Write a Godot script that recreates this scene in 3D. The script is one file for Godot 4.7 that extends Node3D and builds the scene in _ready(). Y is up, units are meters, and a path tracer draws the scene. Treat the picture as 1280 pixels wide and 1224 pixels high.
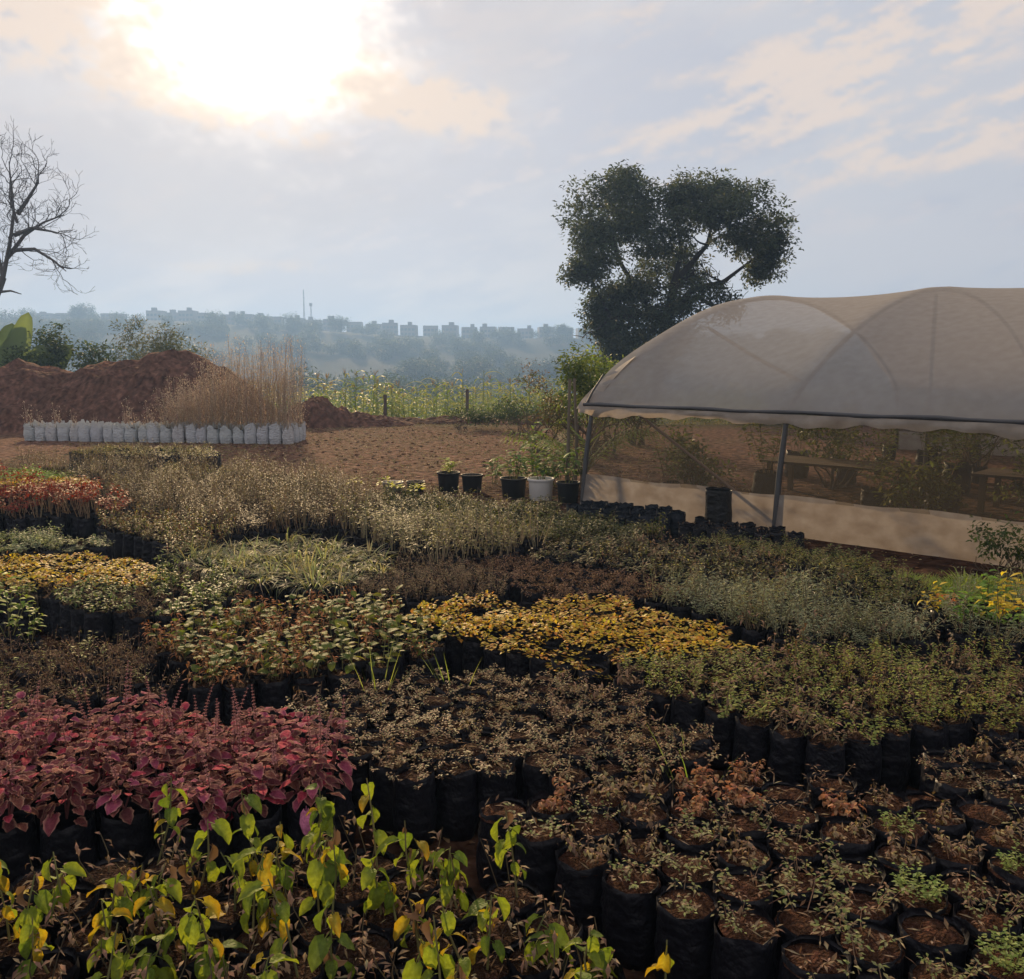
extends Node3D
# Plan coordinates: x to the right, d metres ahead of the photographer; in Godot ahead is -z.

const SUN_AZ := -0.265
const SUN_EL := 0.318

var rng := RandomNumberGenerator.new()
var mats := {}
var taken := {}
var bump_noise := FastNoiseLite.new()
var ridge_noise := FastNoiseLite.new()

func W(x: float, d: float, y := 0.0) -> Vector3:
	return Vector3(x, y, -d)

func lin(r: float, g: float, b: float) -> Color:
	return Color(r / 255.0, g / 255.0, b / 255.0).srgb_to_linear()

func rr(a: float, b: float) -> float:
	return rng.randf_range(a, b)

func jit(c: Color, amount: float) -> Color:
	var k := 1.0 + rr(-amount, amount)
	return Color(c.r * k * (1.0 + rr(-amount, amount) * 0.35), c.g * k * (1.0 + rr(-amount, amount) * 0.35), c.b * k)

func pick(a: Array):
	return a[rng.randi() % a.size()]

# ------------------------------------------------------------------ mesh builder
class MB:
	var v := PackedVector3Array()
	var n := PackedVector3Array()
	var c := PackedColorArray()
	var t := PackedVector2Array()
	var ix := PackedInt32Array()

	func add(p: Vector3, nn: Vector3, col: Color) -> int:
		v.append(p); n.append(nn); c.append(col)
		return v.size() - 1

	func tri(a: int, b: int, d: int) -> void:
		ix.append(a); ix.append(b); ix.append(d)

	# a leaf: a folded, drooping strip of ns cross-sections; c0 on the midrib, c1 on the margin
	func leaf(b: Vector3, d: Vector3, up: Vector3, length: float, width: float, droop: float, fold: float, c0: Color, c1: Color, ns := 1, peak := 0.8, blunt := 1.0) -> void:
		var side := d.cross(up)
		if side.length_squared() < 1e-6:
			side = d.cross(Vector3(0.3, 0.2, 0.9))
		side = side.normalized()
		var dv := d.normalized()
		var nr := side.cross(dv)
		var p := b
		var prev := add(p, nr, c0)
		var before := -1
		var cf := cos(fold)
		var sf := sin(fold)
		for i in range(1, ns + 1):
			dv = dv.rotated(side, -droop / (ns + 1))
			nr = side.cross(dv)
			p += dv * (length / (ns + 1))
			var w := width * 0.5 * pow(sin(PI * pow(float(i) / (ns + 1), peak)), blunt)
			var l := add(p + side * (w * cf) + nr * (w * sf), nr - side * sf, c1)
			add(p, nr, c0)
			add(p - side * (w * cf) + nr * (w * sf), nr + side * sf, c1)
			if before < 0:
				tri(prev, l, l + 1); tri(prev, l + 1, l + 2)
			else:
				tri(before, l, l + 1); tri(before, l + 1, before + 1)
				tri(before + 1, l + 1, l + 2); tri(before + 1, l + 2, before + 2)
			before = l
		dv = dv.rotated(side, -droop / (ns + 1))
		p += dv * (length / (ns + 1))
		var e := add(p, side.cross(dv), c1)
		tri(before, e, before + 1); tri(before + 1, e, before + 2)

	func tube(pts: Array, radii: Array, sides: int, col: Color) -> void:
		var last := -1
		var ref := Vector3(0.31, 0.2, 0.93)
		for i in pts.size():
			var d: Vector3 = (pts[mini(i + 1, pts.size() - 1)] - pts[maxi(i - 1, 0)]).normalized()
			var s := d.cross(ref)
			if s.length_squared() < 0.01:
				s = d.cross(Vector3(1, 0, 0))
			s = s.normalized()
			var u := s.cross(d)
			var first := v.size()
			for k in sides:
				var a := TAU * k / sides
				var nn := s * cos(a) + u * sin(a)
				add(pts[i] + nn * radii[i], nn, col)
			if last >= 0:
				for k in sides:
					var k2 := (k + 1) % sides
					tri(last + k, first + k, first + k2); tri(last + k, first + k2, last + k2)
			last = first

	func quad(a: Vector3, b: Vector3, cc: Vector3, d: Vector3, col: Color) -> void:
		var nn := (cc - a).cross(b - a).normalized()
		var f := add(a, nn, col)
		add(b, nn, col); add(cc, nn, col); add(d, nn, col)
		tri(f, f + 1, f + 2); tri(f, f + 2, f + 3)

	func box(at: Vector3, size: Vector3, col: Color, turn := Basis()) -> void:
		var h := size * 0.5
		var q := []
		for k in 8:
			q.append(at + turn * Vector3(h.x if k & 1 else -h.x, h.y if k & 2 else -h.y, h.z if k & 4 else -h.z))
		for f in [[0, 1, 3, 2], [5, 4, 6, 7], [4, 0, 2, 6], [1, 5, 7, 3], [2, 3, 7, 6], [4, 5, 1, 0]]:
			quad(q[f[3]], q[f[2]], q[f[1]], q[f[0]], col)

	func surface(mesh: ArrayMesh, mat: Material) -> ArrayMesh:
		for i in range(0, ix.size(), 3):   # every face wound to the side its normals point to
			var p := ix[i]
			var q := ix[i + 1]
			var r := ix[i + 2]
			if (v[r] - v[p]).cross(v[q] - v[p]).dot(n[p] + n[q] + n[r]) < 0.0:
				ix[i + 1] = r
				ix[i + 2] = q
		var a := []
		a.resize(Mesh.ARRAY_MAX)
		a[Mesh.ARRAY_VERTEX] = v
		a[Mesh.ARRAY_NORMAL] = n
		a[Mesh.ARRAY_COLOR] = c
		if t.size() == v.size():
			a[Mesh.ARRAY_TEX_UV] = t
		a[Mesh.ARRAY_INDEX] = ix
		mesh.add_surface_from_arrays(Mesh.PRIMITIVE_TRIANGLES, a)
		mesh.surface_set_material(mesh.get_surface_count() - 1, mat)
		return mesh

	func make(mat: Material) -> ArrayMesh:
		return surface(ArrayMesh.new(), mat)

# ------------------------------------------------------------------ nodes
func numbered(called: String) -> String:
	if not taken.has(called):
		taken[called] = 0
		return called
	taken[called] += 1
	return "%s_%03d" % [called, taken[called]]

func thing(called: String, label: String, category: String, at := Vector3.ZERO, group := "", turn := 0.0, size := 1.0) -> Node3D:
	var o := Node3D.new()
	o.name = numbered(called)
	add_child(o)
	o.position = at
	o.rotation.y = turn
	o.scale = Vector3.ONE * size
	o.set_meta("label", label)
	o.set_meta("category", category)
	if group != "":
		o.set_meta("group", group)
	return o

func part(called: String, m: Mesh, parent: Node3D, at := Vector3.ZERO) -> MeshInstance3D:
	var o := MeshInstance3D.new()
	o.name = called
	o.mesh = m
	parent.add_child(o, true)
	o.position = at
	return o

func setting(called: String, m: Mesh, kind := "structure") -> MeshInstance3D:
	var o := MeshInstance3D.new()
	o.name = numbered(called)
	o.mesh = m
	add_child(o)
	o.set_meta("kind", kind)
	return o

func smooth(m: MB) -> void:   # area-weighted normals from the faces
	var acc := PackedVector3Array()
	acc.resize(m.v.size())
	for i in range(0, m.ix.size(), 3):
		var a := m.ix[i]
		var b := m.ix[i + 1]
		var d := m.ix[i + 2]
		var nn := (m.v[d] - m.v[a]).cross(m.v[b] - m.v[a])
		acc[a] += nn; acc[b] += nn; acc[d] += nn
	for i in acc.size():
		m.n[i] = acc[i].normalized()

# ------------------------------------------------------------------ materials
func noise_tex(freq: float, lo: Color, hi: Color, size := 512, stretch := 1.0, oct := 4, sd := 1) -> ImageTexture:
	var f := FastNoiseLite.new()
	f.seed = sd
	f.frequency = freq
	f.fractal_octaves = oct
	var im := f.get_seamless_image(size, int(size / stretch), false, false, 0.15)
	if stretch != 1.0:
		im.resize(size, size, Image.INTERPOLATE_CUBIC)
	var g := Image.create(size, size, false, Image.FORMAT_RGB8)
	var data := im.get_data()
	var step := data.size() / (size * size)
	var out := PackedByteArray()
	out.resize(size * size * 3)
	for i in size * size:
		var k := data[i * step] / 255.0
		out[i * 3] = int(255 * lerpf(lo.r, hi.r, k))
		out[i * 3 + 1] = int(255 * lerpf(lo.g, hi.g, k))
		out[i * 3 + 2] = int(255 * lerpf(lo.b, hi.b, k))
	g.set_data(size, size, false, Image.FORMAT_RGB8, out)
	return ImageTexture.create_from_image(g)

func std(rough: float, backlight := 0.0, spec := 0.5) -> StandardMaterial3D:
	var m := StandardMaterial3D.new()
	m.vertex_color_use_as_albedo = true
	m.roughness = rough
	m.metallic_specular = spec
	m.cull_mode = BaseMaterial3D.CULL_DISABLED
	if backlight > 0.0:
		m.backlight_enabled = true
		m.backlight = Color(backlight, backlight, backlight * 0.75)
	return m

func tri_map(m: StandardMaterial3D, scale: float) -> void:
	m.uv1_triplanar = true
	m.uv1_world_triplanar = true
	m.uv1_scale = Vector3.ONE * scale

func make_materials() -> void:
	mats.leaf = std(0.56, 1.0, 0.3)
	var big := std(0.56, 1.0, 0.28)
	big.albedo_texture = noise_tex(0.02, Color(0.72, 0.72, 0.72), Color(1, 1, 1), 256, 1.0, 4, 31)
	big.heightmap_enabled = true
	big.heightmap_texture = noise_tex(0.03, Color.BLACK, Color.WHITE, 256, 1.0, 3, 32)
	big.heightmap_scale = 0.3
	tri_map(big, 14.0)
	big.uv1_world_triplanar = false
	mats.big_leaf = big
	mats.thick = std(0.75, 0.45, 0.12)
	var red: StandardMaterial3D = big.duplicate()
	red.roughness = 0.75
	red.metallic_specular = 0.12
	red.backlight = Color(0.45, 0.45, 0.4)
	mats.red_leaf = red
	mats.dry = std(0.9, 0.6, 0.1)
	mats.straw = std(0.9, 0.9, 0.1)
	mats.straw.backlight = Color(0.9, 0.88, 0.84)
	mats.stem = std(0.85, 0.0, 0.12)
	mats.bark = std(0.95, 0.0, 0.2)
	mats.paint = std(0.6, 0.0, 0.4)
	var bag := std(0.5, 0.0, 0.35)
	bag.heightmap_enabled = true
	bag.heightmap_texture = noise_tex(0.02, Color.BLACK, Color.WHITE, 256, 1.0, 4, 5)
	bag.heightmap_scale = 1.2
	tri_map(bag, 3.0)
	bag.uv1_world_triplanar = false
	mats.bag = bag
	var soil := std(1.0, 0.0, 0.15)
	soil.albedo_texture = noise_tex(0.03, Color(0.45, 0.42, 0.4), Color(1, 1, 1), 256, 1.0, 5, 8)
	soil.heightmap_enabled = true
	soil.heightmap_texture = noise_tex(0.05, Color.BLACK, Color.WHITE, 256, 1.0, 4, 9)
	soil.heightmap_scale = 2.0
	tri_map(soil, 6.0)
	mats.soil = soil
	var ground := std(1.0, 0.0, 0.12)
	ground.albedo_texture = noise_tex(0.012, Color(0.38, 0.36, 0.35), Color(1, 1, 1), 1024, 1.0, 6, 11)
	ground.heightmap_enabled = true
	ground.heightmap_texture = noise_tex(0.02, Color.BLACK, Color.WHITE, 512, 1.0, 5, 12)
	ground.heightmap_scale = 7.0
	tri_map(ground, 0.45)
	mats.ground = ground
	var far := std(1.0, 0.0, 0.1)
	far.albedo_texture = noise_tex(0.02, Color(0.45, 0.45, 0.45), Color(1, 1, 1), 512, 1.0, 5, 13)
	tri_map(far, 0.012)
	mats.far = far
	var white := std(0.6, 0.25, 0.25)
	white.heightmap_enabled = true
	white.heightmap_texture = noise_tex(0.02, Color.BLACK, Color.WHITE, 256, 0.6, 3, 15)
	white.heightmap_scale = 2.0
	tri_map(white, 3.0)
	mats.white_bag = white
	# greenhouse cloths
	var roof := std(0.75, 1.0, 0.2)
	roof.albedo_texture = noise_tex(0.02, Color(0.9, 0.89, 0.88), Color(1, 1, 1), 512, 1.0, 5, 21)
	roof.transparency = BaseMaterial3D.TRANSPARENCY_ALPHA
	roof.albedo_color = Color(1, 1, 1, 0.88)
	tri_map(roof, 0.6)
	roof.backlight = Color(0.9, 0.86, 0.8)
	mats.roof_cloth = roof
	var net := std(0.9, 0.5, 0.1)
	net.transparency = BaseMaterial3D.TRANSPARENCY_ALPHA
	net.albedo_color = Color(1, 1, 1, 0.46)
	mats.net = net
	var skirt := std(0.6, 1.0, 0.3)
	skirt.albedo_texture = noise_tex(0.012, Color(0.74, 0.7, 0.66), Color(1, 1, 1), 512, 1.0, 6, 23)
	tri_map(skirt, 0.8)
	skirt.backlight = Color(1.0, 0.97, 0.93)
	mats.skirt = skirt
	mats.pipe = std(0.5, 0.0, 0.5)

# ------------------------------------------------------------------ terrain
func sm(a: float, b: float, x: float) -> float:
	return smoothstep(a, b, x)

func height_at(x: float, d: float) -> float:
	if d < 22.0 and d > -60.0:
		return 0.0
	if d <= -60.0:
		return 0.0
	var az := x / maxf(d, 1.0)
	var h := -1.1 * sm(25, 32, d) - 2.4 * sm(32, 70, d) - 7.5 * sm(70, 230, d)
	var top := 27.5 - 13.0 * sm(-0.42, 0.1, az) + 2.0 * sin(az * 6.0) - 4.0 * sm(0.1, 0.6, az)
	h += (top + 11.0) * pow(sm(230, 560, d), 0.85)
	h += ridge_noise.get_noise_2d(x * 0.5, d * 0.5) * 5.0 * sm(60, 260, d) * (1.0 - 0.75 * sm(470, 540, d))
	return h - 0.01 * maxf(0.0, d - 560.0)

func terrain_color(x: float, d: float) -> Color:
	var soil := Color(0.105, 0.056, 0.036)
	var red := Color(0.30, 0.165, 0.12)
	var k := bump_noise.get_noise_2d(x * 3.0, d * 3.0) * 0.5 + 0.5
	var c := soil.lerp(red, sm(12.5, 15.0, d + k * 2.0))
	c = c.lerp(Color(0.27, 0.19, 0.12), 0.6 * sm(0.5, 0.75, bump_noise.get_noise_2d(x * 6.0 + 40.0, d * 9.0) * 0.5 + 0.5) * sm(13, 15, d))
	c = c.lerp(Color(0.07, 0.09, 0.03), sm(24, 27, d + k * 2.0))
	var n2 := ridge_noise.get_noise_2d(x * 1.2, d * 1.6) * 0.5 + 0.5
	var far := Color(0.07, 0.09, 0.05).lerp(Color(0.105, 0.115, 0.062), sm(0.35, 0.65, n2))
	far = far.lerp(Color(0.125, 0.1, 0.07), 0.4 * sm(0.55, 0.75, ridge_noise.get_noise_2d(x * 3.0 + 99.0, d * 4.0) * 0.5 + 0.5))
	return c.lerp(far, sm(60, 120, d))

func build_ground() -> void:
	bump_noise.seed = 3
	bump_noise.frequency = 0.08
	bump_noise.fractal_octaves = 4
	ridge_noise.seed = 7
	ridge_noise.frequency = 0.012
	ridge_noise.fractal_octaves = 4
	var m := MB.new()
	var rings := 150
	var segs := 260
	for i in rings + 1:
		var r := 0.3 * pow(1100.0 / 0.3, float(i) / rings)
		for k in segs + 1:
			# finer ahead than behind
			var f := (float(k) / segs) * 2.0 - 1.0
			var a := PI * (0.35 * f + 0.65 * f * f * f)
			var x := r * sin(a)
			var d := r * cos(a)
			m.add(W(x, d, height_at(x, d)), Vector3.UP, terrain_color(x, d))
	for i in rings:
		for k in segs:
			var a := i * (segs + 1) + k
			var b := a + segs + 1
			m.tri(a, b, b + 1); m.tri(a, b + 1, a + 1)
	var c := m.add(W(0, 0, 0), Vector3.UP, terrain_color(0, 0))
	for k in segs:
		m.tri(c, k, k + 1)
	smooth(m)
	for i in m.n.size():
		if m.n[i].y < 0:
			m.n[i] = -m.n[i]
	var gm: Material = mats.ground
	setting("ground", m.make(gm))

# ------------------------------------------------------------------ sky
var sky_a := FastNoiseLite.new()
var sky_b := FastNoiseLite.new()

func blob(az: float, el: float, a0: float, e0: float, ra: float, re: float, tilt := 0.0) -> float:
	var x := az - a0
	var y := el - e0 - tilt * x
	return exp(-(x * x) / (ra * ra) - (y * y) / (re * re))

func sky_color(az: float, el: float) -> Color:   # degrees
	var e := deg_to_rad(el)
	var a := deg_to_rad(az)
	var dir := Vector3(sin(a) * cos(e), sin(e), -cos(a) * cos(e))
	var sun := Vector3(sin(SUN_AZ) * cos(SUN_EL), sin(SUN_EL), -cos(SUN_AZ) * cos(SUN_EL))
	var ang := rad_to_deg(acos(clampf(dir.dot(sun), -1.0, 1.0)))
	# cloud fields: heaped near the sun, drawn out in slanting streaks elsewhere
	var heap := dir * Vector3(1.0, 1.7, 1.0)
	var slant := Vector3(dir.x * 0.8 + dir.y * 0.5, dir.y * 3.4 - dir.x * 0.95, dir.z * 0.8)
	var big := sky_a.get_noise_3dv(heap * 260.0)
	var mid := sky_a.get_noise_3dv(heap * 1000.0 + Vector3(31, 7, 90))
	var fine := sky_b.get_noise_3dv(heap * 2300.0 + Vector3(3, 70, 9))
	var wisp := sky_b.get_noise_3dv(slant * 620.0)
	var thread := sky_b.get_noise_3dv(slant * 1700.0 + Vector3(50, 0, 20))
	# open sky and high veil
	var c := Color(0.535, 0.59, 0.67).lerp(Color(0.44, 0.52, 0.65), sm(8, 45, el))
	c = c.lerp(Color(0.67, 0.67, 0.69), 0.85 * sm(10, 1, el))
	c = c.lerp(Color(0.575, 0.615, 0.675), 0.8 * sm(-0.3, 0.35, big + 0.35 * wisp))
	c = c.lerp(Color(0.455, 0.52, 0.635), 0.75 * sm(-0.05, 0.45, -big + 0.5 * wisp + 0.2 * thread + 0.25 * blob(az, el, 10, 17, 7, 6)))
	c = c.lerp(Color(0.64, 0.645, 0.675), 0.55 * sm(0.05, 0.5, wisp + 0.6 * thread + 0.2 * big) * sm(4, 9, el))
	# glow of the hazy air round the sun
	c += Color(0.34, 0.30, 0.235) * exp(-ang / 10.0)
	c += Color(0.10, 0.075, 0.045) * exp(-pow(ang / 20.0, 2.0))
	# grey bank under the sun and the grey patch right of it
	var grey := sm(0.15, 0.75, blob(az, el, -20, 10.5, 17, 4.2) + 0.9 * blob(az, el, -1, 20.5, 5.5, 5.0) + 0.25 * mid + 0.15 * fine)
	c = c.lerp(Color(0.585, 0.60, 0.64), 0.5 * grey)
	# lit clouds: streaks on the right, heaps round the sun, scattered ones elsewhere
	var streak := 0.72 * blob(az, el, 18.5, 15.2, 12, 2.3, 0.2) + 0.66 * blob(az, el, 27, 12.4, 9, 2.2, 0.14) + 0.6 * blob(az, el, 25, 20.0, 12, 2.8, 0.22) + 0.3 * blob(az, el, 17, 11, 5, 0.9, 0.05) + 0.34 * blob(az, el, 7, 19.5, 2.4, 2.0)
	var far_streak := 0.28 * sm(34, 50, absf(az)) + 0.25 * sm(25, 36, el)
	var lit := sm(0.02, 0.72, (streak + far_streak) * (0.75 + 1.1 * thread) + 0.85 * streak * wisp + 0.35 * wisp * sm(0.1, 0.25, streak + far_streak) + 0.5 * (streak + far_streak) * sky_b.get_noise_3dv(slant * 4200.0))
	c = c.lerp(Color(0.775, 0.705, 0.64), 0.86 * lit)
	var round_sun := 0.95 * blob(az, el, -27.5, 19.5, 9.5, 4.0, 0.1) + 0.95 * blob(az, el, -18, 15.0, 6, 1.6, -0.05) + 1.0 * blob(az, el, -5.5, 15.4, 6.5, 1.7, -0.22) + 0.5 * blob(az, el, -13, 13.0, 3, 0.8)
	round_sun += 0.3 * blob(az, el, -15, 5.6, 9, 0.7) + 0.25 * blob(az, el, -22, 3.8, 6, 0.6)
	var curl := sky_b.get_noise_3dv(heap * 5200.0)
	var heaps := sm(0.12, 0.7, round_sun * (0.8 + 1.0 * mid) + 0.95 * round_sun * fine + 0.35 * round_sun * curl)
	var warm := clampf(exp(-ang / 13.0) * 1.5, 0.0, 1.0)
	c = c.lerp(Color(0.78, 0.70, 0.62).lerp(Color(0.98, 0.84, 0.68), warm), 0.8 * heaps)
	c = c.lerp(Color(0.60, 0.60, 0.63), 0.5 * sm(0.0, 0.5, -fine - 0.5 * mid - 0.3 * curl) * sm(0.15, 0.6, round_sun) * sm(5.0, 10.0, ang))
	# the sun behind thin cloud
	var shape := ang + 3.2 * mid + 2.2 * fine
	var low := sm(13.3, 15.6, el + 1.6 * mid + 1.8 * fine)
	c += Color(0.5, 0.44, 0.33) * (sm(9.5, 3.0, shape + 1.2 * curl) * (0.25 + 0.75 * low))
	c += Color(1.3, 1.25, 1.1) * (sm(6.4, 2.4, shape + 0.8 * curl) * (0.06 + 0.94 * low))
	c += Color(9, 8.2, 6.8) * pow(sm(4.2, 0.5, ang), 2.0)
	return Color(c.r * 0.795, c.g * 0.722, c.b * 0.682)

func build_sky() -> Sky:
	sky_a.seed = 12
	sky_a.frequency = 0.01
	sky_a.fractal_octaves = 5
	sky_b.seed = 77
	sky_b.frequency = 0.012
	sky_b.fractal_octaves = 5
	var w := 640
	var h := 320
	var im := Image.create(w, h, false, Image.FORMAT_RGBAF)
	for j in h:
		var el := 90.0 - (j + 0.5) * 180.0 / h
		for i in w:
			var az := (i + 0.5) * 360.0 / w - 180.0
			if el < -1.0:
				im.set_pixel(i, j, Color(0.35, 0.34, 0.33))
			else:
				im.set_pixel(i, j, sky_color(az, maxf(el, 0.0)))
	var f := 6
	im.resize(w * f, h * f, Image.INTERPOLATE_CUBIC)
	# the same function, finer, over the part of the sky ahead
	var i0 := int((180.0 - 42.0) / 360.0 * w * f)
	var i1 := int((180.0 + 42.0) / 360.0 * w * f)
	var j0 := int((90.0 - 34.0) / 180.0 * h * f)
	var j1 := int(90.0 / 180.0 * h * f)
	var sw := (i1 - i0) / 2
	var sh := (j1 - j0) / 2
	var win := Image.create(sw, sh, false, Image.FORMAT_RGBAF)
	for j in sh:
		for i in sw:
			win.set_pixel(i, j, sky_color((i0 + i * 2 + 1.0) * 360.0 / (w * f) - 180.0, maxf(0.0, 90.0 - (j0 + j * 2 + 1.0) * 180.0 / (h * f))))
	win.resize(sw * 2, sh * 2, Image.INTERPOLATE_CUBIC)
	im.blit_rect(win, Rect2i(0, 0, sw * 2, sh * 2), Vector2i(i0, j0))
	var half := w * f / 2   # a panorama begins straight ahead
	var turned := Image.create(w * f, h * f, false, Image.FORMAT_RGBAF)
	turned.blit_rect(im, Rect2i(half, 0, half, h * f), Vector2i(0, 0))
	turned.blit_rect(im, Rect2i(0, 0, half, h * f), Vector2i(half, 0))
	var p := PanoramaSkyMaterial.new()
	p.panorama = ImageTexture.create_from_image(turned)
	var s := Sky.new()
	s.sky_material = p
	return s

# ------------------------------------------------------------------ plant meshes
func bushy(o: Dictionary) -> ArrayMesh:
	# o: stems, h (min, max), r (foot radius), lean, per (leaves a stem), from (lowest leaf), ll, lw, cols, stem, droop, ns, mat
	var m := MB.new()
	var s := MB.new()
	var hmin: float = o.h[0]
	var hmax: float = o.h[1]
	for i in o.stems:
		var a := rr(0, TAU)
		var foot: Vector3 = Vector3(cos(a), 0, sin(a)) * (o.r * sqrt(rng.randf()))
		var h := rr(hmin, hmax)
		var lean_a := a + rr(-0.8, 0.8)
		var lean: float = o.lean * rr(0.2, 1.0)
		var tip := foot + Vector3(cos(lean_a) * lean * h, h, sin(lean_a) * lean * h)
		var mid := foot.lerp(tip, 0.5) + Vector3(rr(-1, 1), 0.3, rr(-1, 1)) * h * 0.09
		s.tube([foot, mid, tip], [o.get("sr", 0.0022), o.get("sr", 0.0022) * 0.8, o.get("sr", 0.0022) * 0.4], 3, jit(o.stem, 0.25))
		for k in o.per:
			var t: float = lerpf(o.from, 1.0, (k + rng.randf()) / o.per)
			var p := foot.lerp(mid, t * 2.0) if t < 0.5 else mid.lerp(tip, t * 2.0 - 1.0)
			var b := rr(0, TAU)
			var up: float = o.get("up", 0.5) * rr(0.3, 1.4)
			var d := Vector3(cos(b), up, sin(b)).normalized()
			var c: Color = jit(pick(o.cols), 0.25) * o.get("gain", 1.3)
			m.leaf(p + d * rr(0.0, 0.012), d, Vector3.UP, o.ll * rr(0.6, 1.25), o.lw * rr(0.65, 1.2), o.droop * rr(0.3, 1.3), rr(0.05, 0.45), c, jit(c, 0.08), o.get("ns", 1), o.get("peak", 0.8))
	var mesh := m.make(o.get("mat", mats.leaf))
	return s.surface(mesh, mats.stem)

func mat_plant(n: int, radius: float, cols: Array, size: float, hump := 0.05) -> ArrayMesh:
	var m := MB.new()
	for i in n:
		var a := rr(0, TAU)
		var r := radius * sqrt(rng.randf())
		var y := hump * (1.0 - pow(r / radius, 2.0)) * rr(0.3, 1.1) + rr(0.0, 0.012)
		var d := Vector3(cos(a + rr(-0.9, 0.9)), rr(0.0, 0.75), sin(a + rr(-0.9, 0.9))).normalized()
		var c := jit(pick(cols), 0.2) * 1.2
		m.leaf(Vector3(cos(a) * r, y, sin(a) * r), d, Vector3.UP, size * rr(0.7, 1.3), size * rr(0.6, 1.0), rr(0.1, 0.8), rr(-0.1, 0.35), c, jit(c, 0.12), 1, 0.75)
	return m.make(mats.leaf)

func blade_plant(n: int, length: float, width: float, cols: Array, r: float, lean: float, droop: float) -> ArrayMesh:
	var m := MB.new()
	for i in n:
		var a := rr(0, TAU)
		var d := Vector3(cos(a) * lean * rr(0.2, 1.2), 1.0, sin(a) * lean * rr(0.2, 1.2)).normalized()
		var c := jit(pick(cols), 0.2)
		m.leaf(Vector3(cos(a), 0, sin(a)) * r * sqrt(rng.randf()), d, Vector3(cos(a), 0.2, sin(a)) * -1.0 + Vector3.UP * 0.4, length * rr(0.5, 1.15), width * rr(0.7, 1.2), droop * rr(0.3, 1.4), 0.25, c, c, 3, 0.5)
	return m.make(mats.leaf)

# one broad leaf with a wavy or toothed margin, lying along +z from the origin, its face up
func broad_leaf(length: float, width: float, droop: float, fold: float, wave: float, col: Callable, peak := 0.62, stalk := 0.35, teeth := 0.05, mat: Material = null) -> ArrayMesh:
	var m := MB.new()
	var ns := 7
	var across := [-1.0, -0.62, 0.0, 0.62, 1.0]
	var dv := Vector3(0, 0.25, 1).normalized()
	var p := Vector3.ZERO
	var side := Vector3(1, 0, 0)
	var stalk_len := length * stalk
	var pts := [p]
	for i in 3:
		dv = dv.rotated(side, droop * 0.16)
		p += dv * stalk_len / 3.0
		pts.append(p)
	m.tube(pts, [0.0013, 0.0011, 0.001, 0.0008], 3, col.call(0.0, 0.0))
	var base := m.v.size()
	var roll := rr(-0.4, 0.4)
	for i in ns + 1:
		var t := float(i) / ns
		var w := width * 0.5 * maxf(0.015, sin(PI * pow(clampf(t, 0.0, 1.0), peak)) ** 0.75)
		if i == 0:
			w = width * 0.16
		var nr := dv.cross(side).normalized()
		if nr.y < 0 and i == 0:
			nr = -nr
		for s in across:
			var lift: float = absf(s) * sin(fold) + wave * absf(s) * sin(t * 11.0 + s * 2.0 + roll * 9.0)
			var back: float = -0.22 * length * s * s * (1.0 - t) * 0.55
			var edge: float = 1.0 + (teeth * (1.0 if i % 2 else -1.0) if absf(s) > 0.9 else 0.0)
			m.add(p + side * (w * s * cos(fold) * edge) + nr * (w * lift) + dv * back, nr, col.call(t, absf(s)))
		dv = dv.rotated((side + Vector3(0, 0, roll * 0.3)).normalized(), droop * 0.84 / ns)
		p += dv * length / ns
	for i in ns:
		for k in 4:
			var a := base + i * 5 + k
			m.tri(a, a + 5, a + 6); m.tri(a, a + 6, a + 1)
	var keep := m.n.duplicate()
	smooth(m)
	for i in base:
		m.n[i] = keep[i]
	for i in range(base, m.n.size()):
		if m.n[i].dot(keep[i]) < 0:
			m.n[i] = -m.n[i]
	return m.make(mat if mat else mats.big_leaf)

func spike_mesh(h: float, col: Color, col2: Color) -> ArrayMesh:   # a coleus flower spike: whorls round a thin stalk
	var m := MB.new()
	var bend := Vector3(rr(-0.2, 0.2), 0, rr(-0.2, 0.2))
	var pts := []
	var rad := []
	for i in 5:
		var t := i / 4.0
		pts.append(Vector3(bend.x * t * t * h, h * t, bend.z * t * t * h))
		rad.append(lerpf(0.0022, 0.0008, t))
	m.tube(pts, rad, 4, col2)
	for i in 11:
		var t := lerpf(0.22, 1.0, i / 10.0)
		var p := Vector3(bend.x * t * t * h, h * t, bend.z * t * t * h)
		var s := lerpf(0.0125, 0.005, t)
		for k in 6:
			var a := TAU * k / 6.0 + i * 0.5
			var d := Vector3(cos(a), rr(-0.1, 0.7), sin(a)).normalized()
			m.leaf(p, d, Vector3.UP, s * rr(0.8, 1.3), s * 0.8, 0.4, 0.3, jit(col, 0.25), jit(col, 0.2), 1)
	return m.make(mats.dry)

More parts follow.
